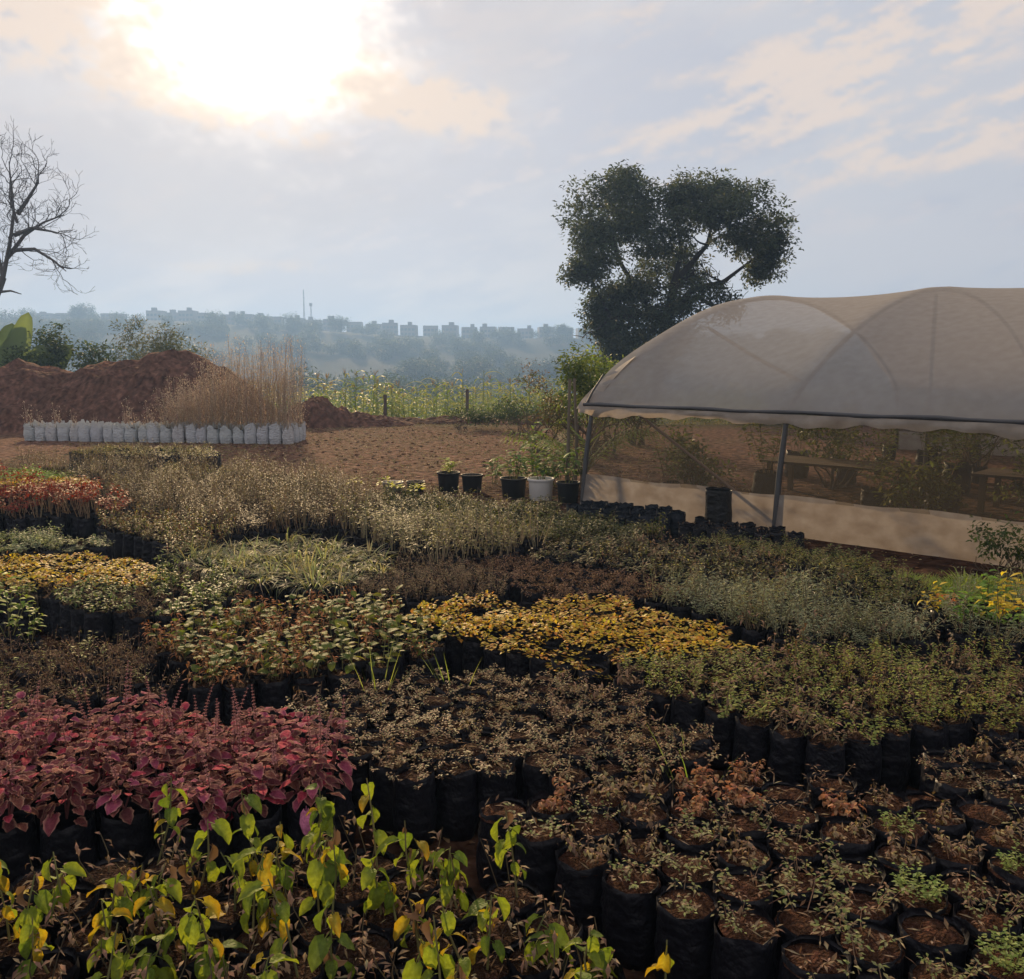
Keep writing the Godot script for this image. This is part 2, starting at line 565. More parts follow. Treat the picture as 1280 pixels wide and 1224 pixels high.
func bag_mesh(radius: float, h: float, col: Color, rough := 1.0) -> ArrayMesh:   # a filled polythene bag: creased wall and an uneven, folded rim; open at the top
	var m := MB.new()
	var sides := 14
	var rings := 9
	var ph := rr(0, 9)
	var bend := Vector2(rr(-0.01, 0.01), rr(-0.01, 0.01)) * rough
	var rim := []
	for k in sides:
		rim.append(rr(-0.012, 0.016) * rough)
	for i in rings + 1:
		var t := float(i) / rings
		for k in sides:
			var a := TAU * k / sides
			var sq := 1.0 + 0.03 * cos(2.0 * a + ph)
			var r := radius * (0.93 + 0.07 * sin(PI * minf(t * 1.3, 1.0))) * sq
			r += radius * rough * (0.16 * bump_noise.get_noise_3d(cos(a) * 9.0 + ph * 30.0, t * 62.0, sin(a) * 9.0) + 0.02 * sin(a * 5.0 + t * 4.0 + ph))
			if t > 0.93:
				r *= 1.0 + rr(-0.05, 0.03) * rough
			if i == 0:
				r *= 0.93
			var y: float = h * t + (rim[k] if i == rings else 0.0)
			m.add(Vector3(cos(a) * r + bend.x * t, y, sin(a) * r + bend.y * t), Vector3(cos(a), 0, sin(a)), col)
	for k in sides:   # the folded-in rim
		var a := TAU * k / sides
		m.add(Vector3(cos(a) * radius * 0.86 + bend.x, h - 0.012, sin(a) * radius * 0.86 + bend.y), Vector3(-cos(a), 0.4, -sin(a)), col)
	for i in rings + 1:
		for k in sides:
			var a := i * sides + k
			var b := i * sides + (k + 1) % sides
			m.tri(a, a + sides, b + sides); m.tri(a, b + sides, b)
	var c := m.add(Vector3(0, 0.001, 0), Vector3.DOWN, col)
	for k in sides:
		m.tri(c, k, (k + 1) % sides)
	smooth(m)
	for i in m.n.size():
		if Vector2(m.v[i].x, m.v[i].z).dot(Vector2(m.n[i].x, m.n[i].z)) < 0 and i < (rings + 1) * sides:
			m.n[i] = -m.n[i]
	return m.make(mats.bag if col.r < 0.1 else mats.white_bag)

func soil_mesh(radius: float, col: Color, drop := 0.0) -> ArrayMesh:   # the earth in the bag, crumbly, with a few stalks and scraps on it
	var m := MB.new()
	var c := m.add(Vector3(0, rr(0.0, 0.012), 0), Vector3.UP, jit(col, 0.15))
	for i in 3:
		for k in 11:
			var a := TAU * (k + i * 0.5) / 11
			var r := radius * (i + 1) / 3.0 * (0.99 if i == 2 else rr(0.85, 1.1))
			m.add(Vector3(cos(a) * r, (rr(-0.008, 0.01) if i < 2 else -0.006) - drop, sin(a) * r), Vector3.UP, jit(col, 0.2))
	for k in 11:
		var k2 := (k + 1) % 11
		m.tri(c, 1 + k, 1 + k2)
		for i in 2:
			var a := 1 + i * 11
			m.tri(a + k, a + 11 + k, a + k2); m.tri(a + k2, a + 11 + k, a + 11 + k2)
	smooth(m)
	for i in m.n.size():
		if m.n[i].y < 0:
			m.n[i] = -m.n[i]
	var mesh := m.make(mats.soil)
	var s := MB.new()
	for i in 9:
		var a := rr(0, TAU)
		var p := Vector3(cos(a), 0, sin(a)) * radius * sqrt(rng.randf()) * 0.9 + Vector3(0, 0.008, 0)
		var d := Vector3(rr(-1, 1), rr(0, 0.35), rr(-1, 1)).normalized()
		s.leaf(p, d, Vector3.UP, rr(0.015, 0.05), rr(0.004, 0.014), rr(-0.5, 1.0), 0.3, jit(pick([Color(0.24, 0.16, 0.09), Color(0.14, 0.08, 0.05), Color(0.32, 0.26, 0.17)]), 0.3), Color(0.18, 0.11, 0.07), 1)
	return s.surface(mesh, mats.dry)

# crown of a tree or shrub: leaf-sized faces spread through a set of lobes [centre, radii]
func crown_mesh(lobes: Array, count: int, leaf_len: float, leaf_w: float, cols: Array, shell := 0.45, cluster := 14, mat: Material = null, hang := 0.0) -> ArrayMesh:
	var m := MB.new()
	var total := 0.0
	for l in lobes:
		total += l[1].x * l[1].y + l[1].y * l[1].z
	for l in lobes:
		var share := int(count * (l[1].x * l[1].y + l[1].y * l[1].z) / total / cluster)
		for i in share:
			var d := Vector3(rng.randfn(), rng.randfn(), rng.randfn()).normalized()
			var rad := pow(rng.randf(), shell)
			rad *= 1.0 + 0.16 * sin(d.x * 9.0 + l[0].x) * sin(d.y * 11.0 + l[0].y)
			var p: Vector3 = l[0] + d * rad * l[1]
			var tint := jit(pick(cols), 0.25)
			var spread := leaf_len * rr(0.6, 1.5)
			for k in cluster:
				var q := p + Vector3(rr(-1, 1), rr(-1, 1) * 0.7, rr(-1, 1)) * spread * 1.5
				var ld := (Vector3(rng.randfn(), rng.randfn() * 0.6 + 0.1 - hang, rng.randfn()) + d * 0.6).normalized()
				m.leaf(q, ld, Vector3(rng.randfn() * 0.5, 1, rng.randfn() * 0.5), leaf_len * rr(0.7, 1.3), leaf_w * rr(0.7, 1.2), 0.4, 0.25, jit(tint, 0.15), tint, 1)
	return m.make(mat if mat else mats.leaf)

func limb(m: MB, a: Vector3, dir: Vector3, length: float, r: float, depth: int, wild: float, col: Color, min_r := 0.004, split := 2) -> void:
	var pts := [a]
	var rad := [r]
	var d := dir.normalized()
	var p := a
	var steps := 4 if depth > 1 else 3
	for i in steps:
		d = (d + Vector3(rng.randfn(), rng.randfn() * 0.6 + 0.12, rng.randfn()) * wild * 0.5).normalized()
		p += d * length / steps
		pts.append(p)
		rad.append(maxf(min_r, lerpf(r, r * 0.6, float(i + 1) / steps)))
	m.tube(pts, rad, 5 if depth > 1 else 3, col)
	if depth <= 0:
		return
	for k in split + (1 if rng.randf() < 0.5 else 0):
		var at: Vector3 = pts[pts.size() - 1] if k == 0 else pts[1 + rng.randi() % (pts.size() - 1)]
		var nd := (d + Vector3(rng.randfn(), rng.randfn() * 0.7 + 0.2, rng.randfn()).normalized() * rr(0.55, 1.1)).normalized()
		limb(m, at, nd, length * rr(0.55, 0.85), maxf(min_r, r * (0.62 if k == 0 else 0.45)), depth - 1, wild, col, min_r, split)

# ------------------------------------------------------------------ far side of the valley
func build_far() -> void:
	# apartment blocks along the ridge
	var tones := [Color(0.17, 0.135, 0.115), Color(0.2, 0.165, 0.14), Color(0.155, 0.115, 0.1)]
	var window := std(0.3, 0.0, 0.5)
	var meshes := {}
	for t in 3:
		var w := MB.new()
		w.box(Vector3(0, 1.0, 0), Vector3(9.0, 10.0, 9.0), tones[t])
		meshes["wall%d" % t] = w.make(mats.paint)
		var r := MB.new()
		for k in [[-4.35, 0, 0.3, 9], [4.35, 0, 0.3, 9]]:
			r.box(Vector3(k[0], 6.35, 0), Vector3(k[2], 0.7, k[3]), tones[t] * 0.9)
		for k in [-4.35, 4.35]:
			r.box(Vector3(0, 6.35, k), Vector3(8.4, 0.7, 0.3), tones[t] * 0.9)
		meshes["parapet%d" % t] = r.make(mats.paint)
		var h := MB.new()
		h.box(Vector3(0, 7.3, 0), Vector3(2.2 + 0.4 * t, 2.6, 2.6), tones[t] * 0.85)
		meshes["stair%d" % t] = h.make(mats.paint)
	var wm := MB.new()
	wm.box(Vector3.ZERO, Vector3(1.5, 1.4, 0.12), Color(0.05, 0.055, 0.06))
	var win := wm.make(window)
	var spots := []
	var u := -213.0
	while u < -147.0:   # the close-built stretch
		spots.append([u, 1])
		u += 10.8
	u = -141.0
	while u < 52.0:
		spots.append([u, 0])
		u += 11.3 + 0.7 * sin(u)
	for i in [-279.0, -267.0, -255.0, -235.0]:
		spots.append([i, 2])
	spots.sort_custom(func(a, b): return a[0] < b[0])
	var words := ["first", "second", "third", "fourth", "fifth", "sixth", "seventh", "eighth", "ninth", "tenth", "eleventh", "twelfth", "thirteenth", "fourteenth", "fifteenth", "sixteenth", "seventeenth", "eighteenth", "nineteenth", "twentieth", "twenty-first", "twenty-second", "twenty-third", "twenty-fourth", "twenty-fifth", "twenty-sixth", "twenty-seventh", "twenty-eighth", "twenty-ninth", "thirtieth"]
	for i in spots.size():
		var d := 548.0 + 6.0 * sin(i * 1.7)
		var p := W(spots[i][0], d)
		var t := i % 3
		var place := "among the close-built houses" if spots[i][1] == 1 else "low on the ridge behind the bushes" if spots[i][1] == 2 else "on the open ridge"
		var o := thing("apartment_block", "hazy flat-roofed block %s, %s from the left" % [place, words[mini(i, 29)]], "building", Vector3(p.x, height_at(p.x, d) - 0.4 + 0.5 * sin(i * 2.3), p.z), "apartment blocks along the far ridge", 0.12 * sin(i * 3.1))
		if spots[i][1] == 2:
			o.scale = Vector3(1.3, 0.55, 1.0)
		part("wall", meshes["wall%d" % t], o)
		var r := part("parapet", meshes["parapet%d" % t], o)
		if i % 4 != 3:
			part("stair_tower", meshes["stair%d" % t], r, Vector3(rr(-2.4, 2.4), 0, 0))
		for k in 4:
			for row in 2:
				part("window", win, o, Vector3(-3.3 + 2.2 * k, 1.4 + 2.7 * row, 4.5))
	# two masts
	for k in 2:
		var u0: float = [-125.5, -121.3][k]
		var d := 555.0
		var p := W(u0, d)
		var hh: float = [20.0, 11.0][k]
		var m := MB.new()
		var st := MB.new()
		for s in 3:
			var a := TAU * s / 3.0
			var o1 := Vector3(cos(a), 0, sin(a)) * 0.45
			m.tube([o1 - Vector3(0, 1, 0), o1 * 0.5 + Vector3(0, hh, 0)], [0.14, 0.1], 4, Color(0.2, 0.2, 0.2))
		for i in 10:
			var y := hh * i / 10.0
			var a := TAU * i / 3.0
			st.tube([Vector3(cos(a), 0, sin(a)) * 0.45 + Vector3(0, y, 0), Vector3(cos(a + 2.1), 0, sin(a + 2.1)) * 0.4 + Vector3(0, y + hh / 10.0, 0)], [0.06, 0.06], 3, Color(0.22, 0.2, 0.2))
		var o := thing("radio_mast", ["tall thin lattice mast standing on the far ridge", "shorter mast with a drum head beside the tall mast on the ridge"][k], "mast", Vector3(p.x, height_at(p.x, d) + 4.0, p.z))
		part("mast_legs", m.make(mats.pipe), o)
		part("bracing", st.make(mats.pipe), o)
		if k == 1:
			var dr := MB.new()
			dr.tube([Vector3(0, hh - 0.6, 0), Vector3(0, hh + 1.2, 0)], [0.9, 0.9], 8, Color(0.3, 0.3, 0.3))
			part("drum", dr.make(mats.paint), o)
		var fm := MB.new()
		fm.box(Vector3(0, -2.2, 0), Vector3(2.0, 4.4, 2.0), Color(0.3, 0.28, 0.26))
		part("footing", fm.make(mats.paint), o)
	# woods on the slope and in the valley: no single tree can be told from the next
	var lobes := [[Vector3(0, 3.0, 0), Vector3(3.2, 2.4, 3.2)], [Vector3(1.6, 4.6, 0.5), Vector3(2.2, 1.8, 2.0)], [Vector3(-1.5, 4.2, -0.6), Vector3(2.0, 1.8, 2.2)]]
	var tree := crown_mesh(lobes, 1500, 0.5, 0.36, [Color(0.05, 0.075, 0.03), Color(0.07, 0.095, 0.04), Color(0.045, 0.06, 0.03)], 0.4, 8)
	var mm := MultiMesh.new()
	mm.transform_format = MultiMesh.TRANSFORM_3D
	mm.mesh = tree
	var places := []
	for i in 2600:
		var d := rr(150, 535)
		var az := rr(-0.62, 0.62)
		var x := az * d
		var dens := ridge_noise.get_noise_2d(x * 1.1 + 300.0, d * 1.3) * 0.5 + 0.5
		dens += 0.25 * exp(-pow((az + 0.02) / 0.06, 2.0) - pow((d - 240.0) / 40.0, 2.0)) + 0.12 * sm(380, 470, d) - 0.6 * sm(495, 520, d)
		if rng.randf() < sm(0.42, 0.72, dens):
			var s := rr(0.5, 1.35)
			places.append(Transform3D(Basis(Vector3.UP, rr(0, TAU)).scaled(Vector3(s, s * rr(0.8, 1.2), s)), W(x, d, height_at(x, d) - 0.6)))
	mm.instance_count = places.size()
	for i in places.size():
		mm.set_instance_transform(i, places[i])
	var mi := MultiMeshInstance3D.new()
	mi.name = "woodland"
	mi.multimesh = mm
	mi.set_meta("kind", "stuff")
	mi.set_meta("label", "hazy woodland on the slope across the valley")
	mi.set_meta("category", "woodland")
	add_child(mi)

# ------------------------------------------------------------------ between the beds and the valley
func mound_mesh(cx: float, cd: float, hills: Array, w: float, dd: float, col: Color) -> ArrayMesh:
	var m := MB.new()
	var nx := 110
	var nz := 56
	for j in nz + 1:
		for i in nx + 1:
			var x := cx + (float(i) / nx - 0.5) * w
			var d := cd + (float(j) / nz - 0.5) * dd
			var y := 0.0
			for h in hills:
				var q := Vector2((x - h[0]) / h[3], (d - h[1]) / h[4])
				y = maxf(y, h[2] * maxf(0.0, 1.0 - pow(q.length(), 1.7)))
			if y > 0.0:
				y += (bump_noise.get_noise_2d(x * 14.0, d * 14.0) * 0.26 + bump_noise.get_noise_2d(x * 50.0, d * 50.0) * 0.12) * minf(1.0, y * 2.0)
			var k := bump_noise.get_noise_2d(x * 20.0 + 9.0, d * 20.0) * 0.5 + 0.5
			m.add(W(x, d, maxf(y, 0.0) - (0.03 if y <= 0.02 else 0.0) + height_at(x, d)), Vector3.UP, col.lerp(col * 1.5, sm(0.4, 0.8, k)))
	for j in nz:
		for i in nx:
			var a := j * (nx + 1) + i
			m.tri(a, a + nx + 1, a + nx + 2); m.tri(a, a + nx + 2, a + 1)
	smooth(m)
	for i in m.n.size():
		if m.n[i].y < 0:
			m.n[i] = -m.n[i]
	return m.make(mats.ground)

func maize_meshes(h: float) -> Array:
	var s := MB.new()
	var l := MB.new()
	var t := MB.new()
	var bend := Vector3(rr(-0.08, 0.08), 0, rr(-0.08, 0.08))
	s.tube([Vector3.ZERO, Vector3(bend.x * 0.4, h * 0.5, bend.z * 0.4), Vector3(bend.x, h, bend.z)], [0.014, 0.011, 0.006], 4, Color(0.22, 0.26, 0.09))
	var cols := [Color(0.22, 0.3, 0.06), Color(0.28, 0.35, 0.08), Color(0.17, 0.25, 0.05), Color(0.4, 0.38, 0.14)]
	for k in 10:
		var y := h * lerpf(0.12, 0.92, k / 9.0)
		var a := k * 2.6 + rr(-0.4, 0.4)
		var c: Color = jit(pick(cols), 0.2)
		if k < 3 and rng.randf() < 0.6:
			c = jit(Color(0.36, 0.28, 0.15), 0.2)
		l.leaf(Vector3(bend.x * y / h, y, bend.z * y / h), Vector3(cos(a), 1.3, sin(a)).normalized(), Vector3.UP, h * rr(0.3, 0.46), rr(0.05, 0.075), rr(1.2, 2.3), 0.35, c, c, 4, 0.6)
	for k in 7:
		var a := rr(0, TAU)
		t.leaf(Vector3(bend.x, h * 0.97, bend.z), Vector3(cos(a) * 0.4, 1, sin(a) * 0.4).normalized(), Vector3.RIGHT, rr(0.14, 0.26), 0.02, 0.5, 0.3, jit(Color(0.36, 0.26, 0.15), 0.2), Color(0.34, 0.25, 0.14), 2)
	return [s.make(mats.stem), l.make(mats.leaf), t.make(mats.dry)]

func build_middle() -> void:
	# heaps of dug red earth
	var mound := thing("earth_mound", "long dark red mound of dug earth behind the white bags", "mound")
	part("earth", mound_mesh(-9.5, 25.0, [[-9.3, 25.5, 2.0, 2.9, 3.6], [-10.6, 25.2, 1.75, 3.2, 3.4], [-13.6, 25.4, 1.65, 3.6, 3.4], [-17.0, 25.6, 1.6, 4.0, 3.6]], 27.0, 9.0, Color(0.21, 0.115, 0.085)), mound)
	var spur := thing("earth_mound", "low heap of red earth at the end of the dry thicket", "mound")
	part("earth", mound_mesh(-3.6, 24.6, [[-5.3, 24.6, 0.75, 1.15, 1.3], [-4.2, 24.9, 0.28, 1.6, 1.1]], 6.6, 4.0, Color(0.21, 0.115, 0.085)), spur)
	var ridge := thing("earth_mound", "low ridge of earth along the maize and the fence posts", "mound")
	part("earth", mound_mesh(-0.9, 26.2, [[-3.4, 26.2, 0.2, 2.0, 1.1], [-1.2, 26.0, 0.24, 2.2, 1.0], [0.8, 25.6, 0.26, 1.6, 1.0]], 8.4, 3.0, Color(0.17, 0.095, 0.065)), ridge)
	# maize: the front rows one by one, the rest as a mass
	var kinds := []
	for i in 6:
		kinds.append(maize_meshes(rr(1.5, 1.95)))
	for i in 170:
		var d := rr(28.2, 32.0)
		var x := rr(-6.6, 3.4)
		var tall := absf(x + 4.25 * d / 28.0) < 0.12
		var o := thing("maize_plant", "green maize plant with arching blades in the front rows behind the fence posts", "maize", W(x, d, height_at(x, d)), "maize plants in the front rows", rr(0, TAU), 1.25 if tall else rr(0.8, 1.12))
		var k: Array = pick(kinds)
		part("stalk", k[0], o)
		part("leaves", k[1], o)
		if i % 2:
			part("tassel", k[2], o)
	for n in 2:
		var mm := MultiMesh.new()
		mm.transform_format = MultiMesh.TRANSFORM_3D
		mm.mesh = kinds[n * 2][1]
		mm.instance_count = 420
		for i in 420:
			var d := rr(31.0, 62.0)
			var x := rr(-0.35, 0.28) * d
			mm.set_instance_transform(i, Transform3D(Basis(Vector3.UP, rr(0, TAU)).scaled(Vector3.ONE * rr(0.8, 1.15)), W(x, d, height_at(x, d))))
		var mi := MultiMeshInstance3D.new()
		mi.name = numbered("maize_field")
		mi.multimesh = mm
		mi.set_meta("kind", "stuff")
		mi.set_meta("label", "deep rows of the maize field" if n == 0 else "thinner maize mixed through the deep rows of the field")
		mi.set_meta("category", "maize field")
		add_child(mi)
	# fence posts
	for k in 4:
		var q: Array = [[-6.0, 27.4, 1.0, "short weathered fence post beside the end of the dry thicket"], [-3.83, 27.3, 1.02, "leaning grey fence post in front of the tall maize plant"], [-1.34, 27.2, 1.16, "tall dark fence post in the middle of the maize"], [1.5, 27.2, 1.05, "fence post half hidden by the low bush"]][k]
		var m := MB.new()
		var l := rr(-0.05, 0.05)
		var pts := []
		var rad := []
		for i in 6:
			pts.append(Vector3(l * i * 0.2 + rr(-0.008, 0.008), q[2] * i / 5.0 - 0.2 * (1 if i == 0 else 0), rr(-0.008, 0.008)))
			rad.append(rr(0.045, 0.056))
		m.tube(pts, rad, 7, Color(0.11, 0.085, 0.07))
		m.tube([pts[5], pts[5] + Vector3(0, 0.012, 0)], [rad[5], 0.004], 7, Color(0.18, 0.15, 0.12))
		var o := thing("fence_post", q[3], "post", W(q[0], q[1], height_at(q[0], q[1]) ), "wooden fence posts")
		part("pole", m.make(mats.bark), o)
	# white bags, the right-hand ones with tall dry plants
	white_bags()
	trees()
	bushes()

func dry_stalks(h: float, n: int, leaves: int) -> ArrayMesh:
	var m := MB.new()
	var s := MB.new()
	for i in n:
		var a := rr(0, TAU)
		var hh := h * rr(0.55, 1.15)
		var foot := Vector3(cos(a), 0, sin(a)) * 0.07
		var tip := foot + Vector3(rr(-0.16, 0.16), 1.0, rr(-0.16, 0.16)) * hh
		var mid := foot.lerp(tip, 0.5) + Vector3(rr(-0.06, 0.06), 0, rr(-0.06, 0.06))
		s.tube([foot, mid, tip], [0.006, 0.0045, 0.002], 3, jit(Color(0.37, 0.29, 0.22), 0.2))
		for k in leaves:
			var t := pow(rng.randf(), 0.75)
			var p := foot.lerp(mid, t * 2.0) if t < 0.5 else mid.lerp(tip, t * 2.0 - 1.0)
			p += Vector3(rng.randfn(), rng.randfn() * 0.5, rng.randfn()) * 0.06
			var d := Vector3(rng.randfn(), rng.randfn() * 0.7, rng.randfn()).normalized()
			var c := jit(pick([Color(0.55, 0.455, 0.36), Color(0.62, 0.53, 0.43), Color(0.45, 0.36, 0.275)]), 0.2)
			m.leaf(p, d, Vector3.UP, rr(0.03, 0.075), rr(0.01, 0.02), 0.5, 0.3, c, c, 1)
	return s.surface(m.make(mats.straw), mats.stem)

func white_bags() -> void:
	var bags := []
	for i in 5:
		var m := MB.new()   # a soft squarish bag, its mouth turned up in peaks
		var sides := 16
		var ph := rr(0, 9)
		var col: Color = jit(Color(0.5, 0.505, 0.53), 0.1)
		for r in 9:
			var t := r / 8.0
			for k in sides:
				var a := TAU * k / sides
				var sq := pow(pow(absf(cos(a)), 4.0) + pow(absf(sin(a)), 4.0), -0.25)
				var rad := 0.132 * minf(sq, 1.25) * (0.9 + 0.1 * sin(PI * minf(t * 1.2, 1.0))) * (1.0 + 0.03 * sin(a * 5 + t * 7 + ph) + 0.14 * bump_noise.get_noise_3d(cos(a) * 12.0 + ph * 20.0, t * 30.0, sin(a) * 12.0))
				if r == 8:
					rad *= rr(0.9, 1.1)
				m.add(Vector3(cos(a) * rad, 0.34 * t + (rr(-0.05, 0.11) if r == 8 else (rr(-0.02, 0.02) if r == 7 else 0.0)), sin(a) * rad), Vector3.UP, col)
		for r in 8:
			for k in sides:
				var a := r * sides + k
				var b := r * sides + (k + 1) % sides
				m.tri(a, a + sides, b + sides); m.tri(a, b + sides, b)
		smooth(m)
		bags.append(m.make(mats.white_bag))
	var soils := [soil_mesh(0.125, Color(0.14, 0.08, 0.055)), soil_mesh(0.125, Color(0.12, 0.07, 0.05))]
	var tall := []
	for i in 5:
		tall.append(dry_stalks(1.8, 11, 60))
	var low := []
	for i in 3:
		low.append(dry_stalks(0.62, 4, 26))
	var n := 23
	var order := ["end", "second", "third", "fourth", "fifth", "sixth", "seventh", "eighth", "ninth", "tenth", "eleventh", "twelfth", "thirteenth", "fourteenth", "fifteenth", "sixteenth", "seventeenth", "eighteenth", "nineteenth", "twentieth", "twenty-first", "twenty-second", "last"]
	for row in 4:
		for i in n:
			var f := i / 22.0
			var x := lerpf(-10.62, -4.72, f) + rr(-0.02, 0.02)
			var d := lerpf(19.9, 19.0, f) + row * 0.33 + rr(-0.03, 0.03)
			var kind := 0 if x < -8.4 else (1 if x < -7.6 else 2)
			if row >= 2 and kind < 2:
				continue
			var label: String
			var group := "white bags in a long row"
			if row == 0:
				label = "%s white bag from the mound end, front row%s" % [order[i], ", with tall dry stalks" if kind == 2 else ""]
			else:
				label = "white bag, %s row back, %s from the mound end, %s" % [["", "first", "second", "third"][row], order[i], "with tall dry stalks" if kind == 2 else "with little growing in it"]
				group = "white bags behind the front row" + (" with dry stalks" if kind == 2 else "")
			var o := thing("white_grow_bag", label, "grow bag", W(x, d), group, rr(-0.3, 0.3), rr(0.9, 1.03))
			var b := part("bag", pick(bags), o)
			part("soil", pick(soils), b, Vector3(0, 0.3, 0))
			if kind == 2:
				var s := part("dry_stalks", pick(tall), o, Vector3(0, 0.29, 0))
				var k := sm(-7.9, -5.6, x) * 0.55 + 0.45
				s.scale = Vector3(1, k * rr(0.75, 1.1), 1)
			elif rng.randf() < 0.3 or kind == 1:
				part("dry_stalks", pick(low), o, Vector3(0, 0.29, 0)).scale = Vector3.ONE * rr(0.5, 1.0)

func trees() -> void:
	# the big broad tree behind the greenhouse
	var at := W(5.6, 38.0, height_at(5.6, 38.0))
	var o := thing("broad_tree", "big dark spreading tree standing behind the greenhouse", "tree", at)
	var lobes := []
	for l in [[-1.73, 7.79, 0.0, 1.55, 1.41, 1.63], [-2.3, 6.0, 1.6, 1.21, 1.48, 1.48], [-2.71, 5.0, 0.8, 0.74, 0.87, 0.89], [-0.56, 8.36, -1.6, 1.35, 1.14, 1.37], [-1.23, 8.86, 0.0, 0.87, 0.61, 0.81], [0.28, 6.85, 0.8, 1.68, 1.48, 1.74], [2.47, 8.12, 0.0, 1.61, 1.01, 1.44], [3.31, 7.01, 1.6, 1.75, 1.35, 1.7], [3.14, 8.69, -0.8, 0.94, 0.54, 0.81], [4.56, 6.78, 0.0, 1.14, 1.01, 1.18], [5.09, 6.0, -0.8, 0.74, 0.87, 0.89], [4.49, 5.33, 0.0, 0.4, 0.61, 0.55], [-0.22, 4.32, 0.0, 1.48, 1.14, 1.44], [1.46, 5.67, -2.4, 1.35, 1.21, 1.41], [2.07, 4.15, 0.8, 1.48, 0.74, 1.22], [-0.82, 2.98, -0.8, 1.14, 1.08, 1.22], [-1.4, 2.14, 0.0, 0.74, 0.74, 0.81], [0.45, 2.81, 0.8, 1.35, 1.01, 1.29], [-2.07, 3.99, 0.0, 0.4, 0.54, 0.52], [0.99, 8.12, 0.8, 0.87, 0.87, 0.96], [-1.56, 2.64, 0.0, 1.0, 1.0, 0.9], [-0.22, 2.14, 0.3, 1.3, 0.85, 1.0], [-1.9, 3.48, 0.0, 0.75, 0.85, 0.7], [-1.1, 1.9, 0.4, 0.9, 0.8, 0.8], [-1.05, 4.5, 0.6, 0.8, 0.8, 0.8]]:
		lobes.append([Vector3(l[0], l[1] - at.y, l[2]), Vector3(l[3], l[4], l[5])])
	var clumps := []   # each lobe is made of smaller leafy clumps with gaps between them
	for l in lobes:
		for k in 14:
			var d := Vector3(rng.randfn(), rng.randfn(), rng.randfn()).normalized()
			var s := rr(0.28, 0.46)
			clumps.append([l[0] + d * l[1] * rr(0.45, 0.92), Vector3(l[1].x * s * 1.1, l[1].y * s * 0.8, l[1].z * s * 1.1) + Vector3.ONE * 0.12])
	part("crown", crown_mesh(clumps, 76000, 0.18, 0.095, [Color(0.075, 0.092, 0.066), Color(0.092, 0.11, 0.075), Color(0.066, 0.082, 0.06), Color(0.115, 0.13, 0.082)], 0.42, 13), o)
	var m := MB.new()
	var base := Vector3.ZERO
	var fork := Vector3(0.79, 3.48 - at.y, 0)
	m.tube([base + Vector3(0, -0.2, 0), base.lerp(fork, 0.5) + Vector3(0.1, 0, 0), fork], [0.36, 0.28, 0.22], 8, Color(0.06, 0.05, 0.042))
	for l in [[[-0.05, 3.99], [-1.23, 5.84], [-1.73, 7.85]], [[1.06, 4.83], [1.39, 6.17], [0.96, 8.19]], [[1.8, 4.66], [3.14, 5.0], [4.66, 6.17]], [[1.29, 5.16], [2.47, 6.51], [2.81, 8.19]], [[-0.22, 3.65], [-1.56, 3.48], [-2.41, 5.16]], [[2.13, 4.42], [2.81, 3.99], [3.31, 3.82]]]:
		var pts := [fork]
		for q in l:
			pts.append(Vector3(q[0], q[1] - at.y, rr(-0.6, 0.6)))
		m.tube(pts, [0.18, 0.14, 0.09, 0.03], 6, Color(0.06, 0.05, 0.042))
		for k in 5:
			limb(m, pts[1 + k % 3], Vector3(rng.randfn(), rr(-0.2, 0.6), rng.randfn()), 0.8, 0.05, 2, 0.5, Color(0.06, 0.05, 0.042), 0.012)
	part("trunk", m.make(mats.bark), o)
	# the bare tree on the left
	var bx := -22.87
	var at2 := W(bx, 40.0, height_at(bx, 40.0))
	var o2 := thing("bare_tree", "leafless grey tree with fine twigs rising above the banana plant", "tree", at2)
	var b := MB.new()
	var col := Color(0.12, 0.105, 0.1)
	var trunk := [Vector3(0, -0.2, 0), Vector3(0.21, 2.87 - at2.y, 0), Vector3(0.21, 4.11 - at2.y, 0), Vector3(0.64, 4.92 - at2.y, 0), Vector3(0.85, 5.35 - at2.y, 0)]
	b.tube(trunk, [0.3, 0.24, 0.2, 0.17, 0.15], 7, col)
	for l in [[[0.85, 5.35], [0.71, 6.23], [0.07, 7.12], [-0.21, 8.35], [-0.14, 9.42]], [[0.85, 5.35], [1.35, 6.76], [1.7, 8.0], [1.77, 9.24], [1.84, 10.02]], [[1.13, 6.2], [1.91, 7.12], [2.76, 7.65], [3.68, 7.97]], [[1.27, 6.48], [2.27, 6.55], [3.04, 6.05], [3.47, 5.63]], [[0.64, 6.34], [0.14, 6.9], [0.57, 7.89], [0.85, 9.06], [0.99, 9.74]], [[1.7, 8.0], [2.27, 8.6], [2.83, 9.24], [2.97, 9.74]], [[1.49, 7.12], [2.34, 7.4], [3.12, 7.26], [3.75, 7.12]], [[0.5, 4.71], [1.13, 4.78], [1.56, 4.64]], [[1.63, 7.65], [1.27, 8.71], [1.2, 9.52]], [[0.07, 7.12], [-0.85, 7.82], [-1.56, 8.53]]]:
		var pts := []
		var rad := []
		var z := rr(-1.0, 1.0)
		for i in l.size():
			pts.append(Vector3(l[i][0], l[i][1] - at2.y, z * i / l.size()))
			rad.append(lerpf(0.1 if l.size() > 3 else 0.07, 0.018, float(i) / (l.size() - 1)))
		b.tube(pts, rad, 5, col)
		if l[0][1] < 4.8:
			continue
		for k in 9:
			var j := 1 + (k % (pts.size() - 1))
			var d: Vector3 = (pts[j] - pts[j - 1]).normalized()
			limb(b, pts[j - 1].lerp(pts[j], rr(0.3, 1.0)), (d + Vector3(rng.randfn(), rng.randfn() * 0.6 + 0.3, rng.randfn() * 0.6) * 0.7), rr(0.5, 1.05), 0.022, 3, 0.55, col, 0.007, 2)
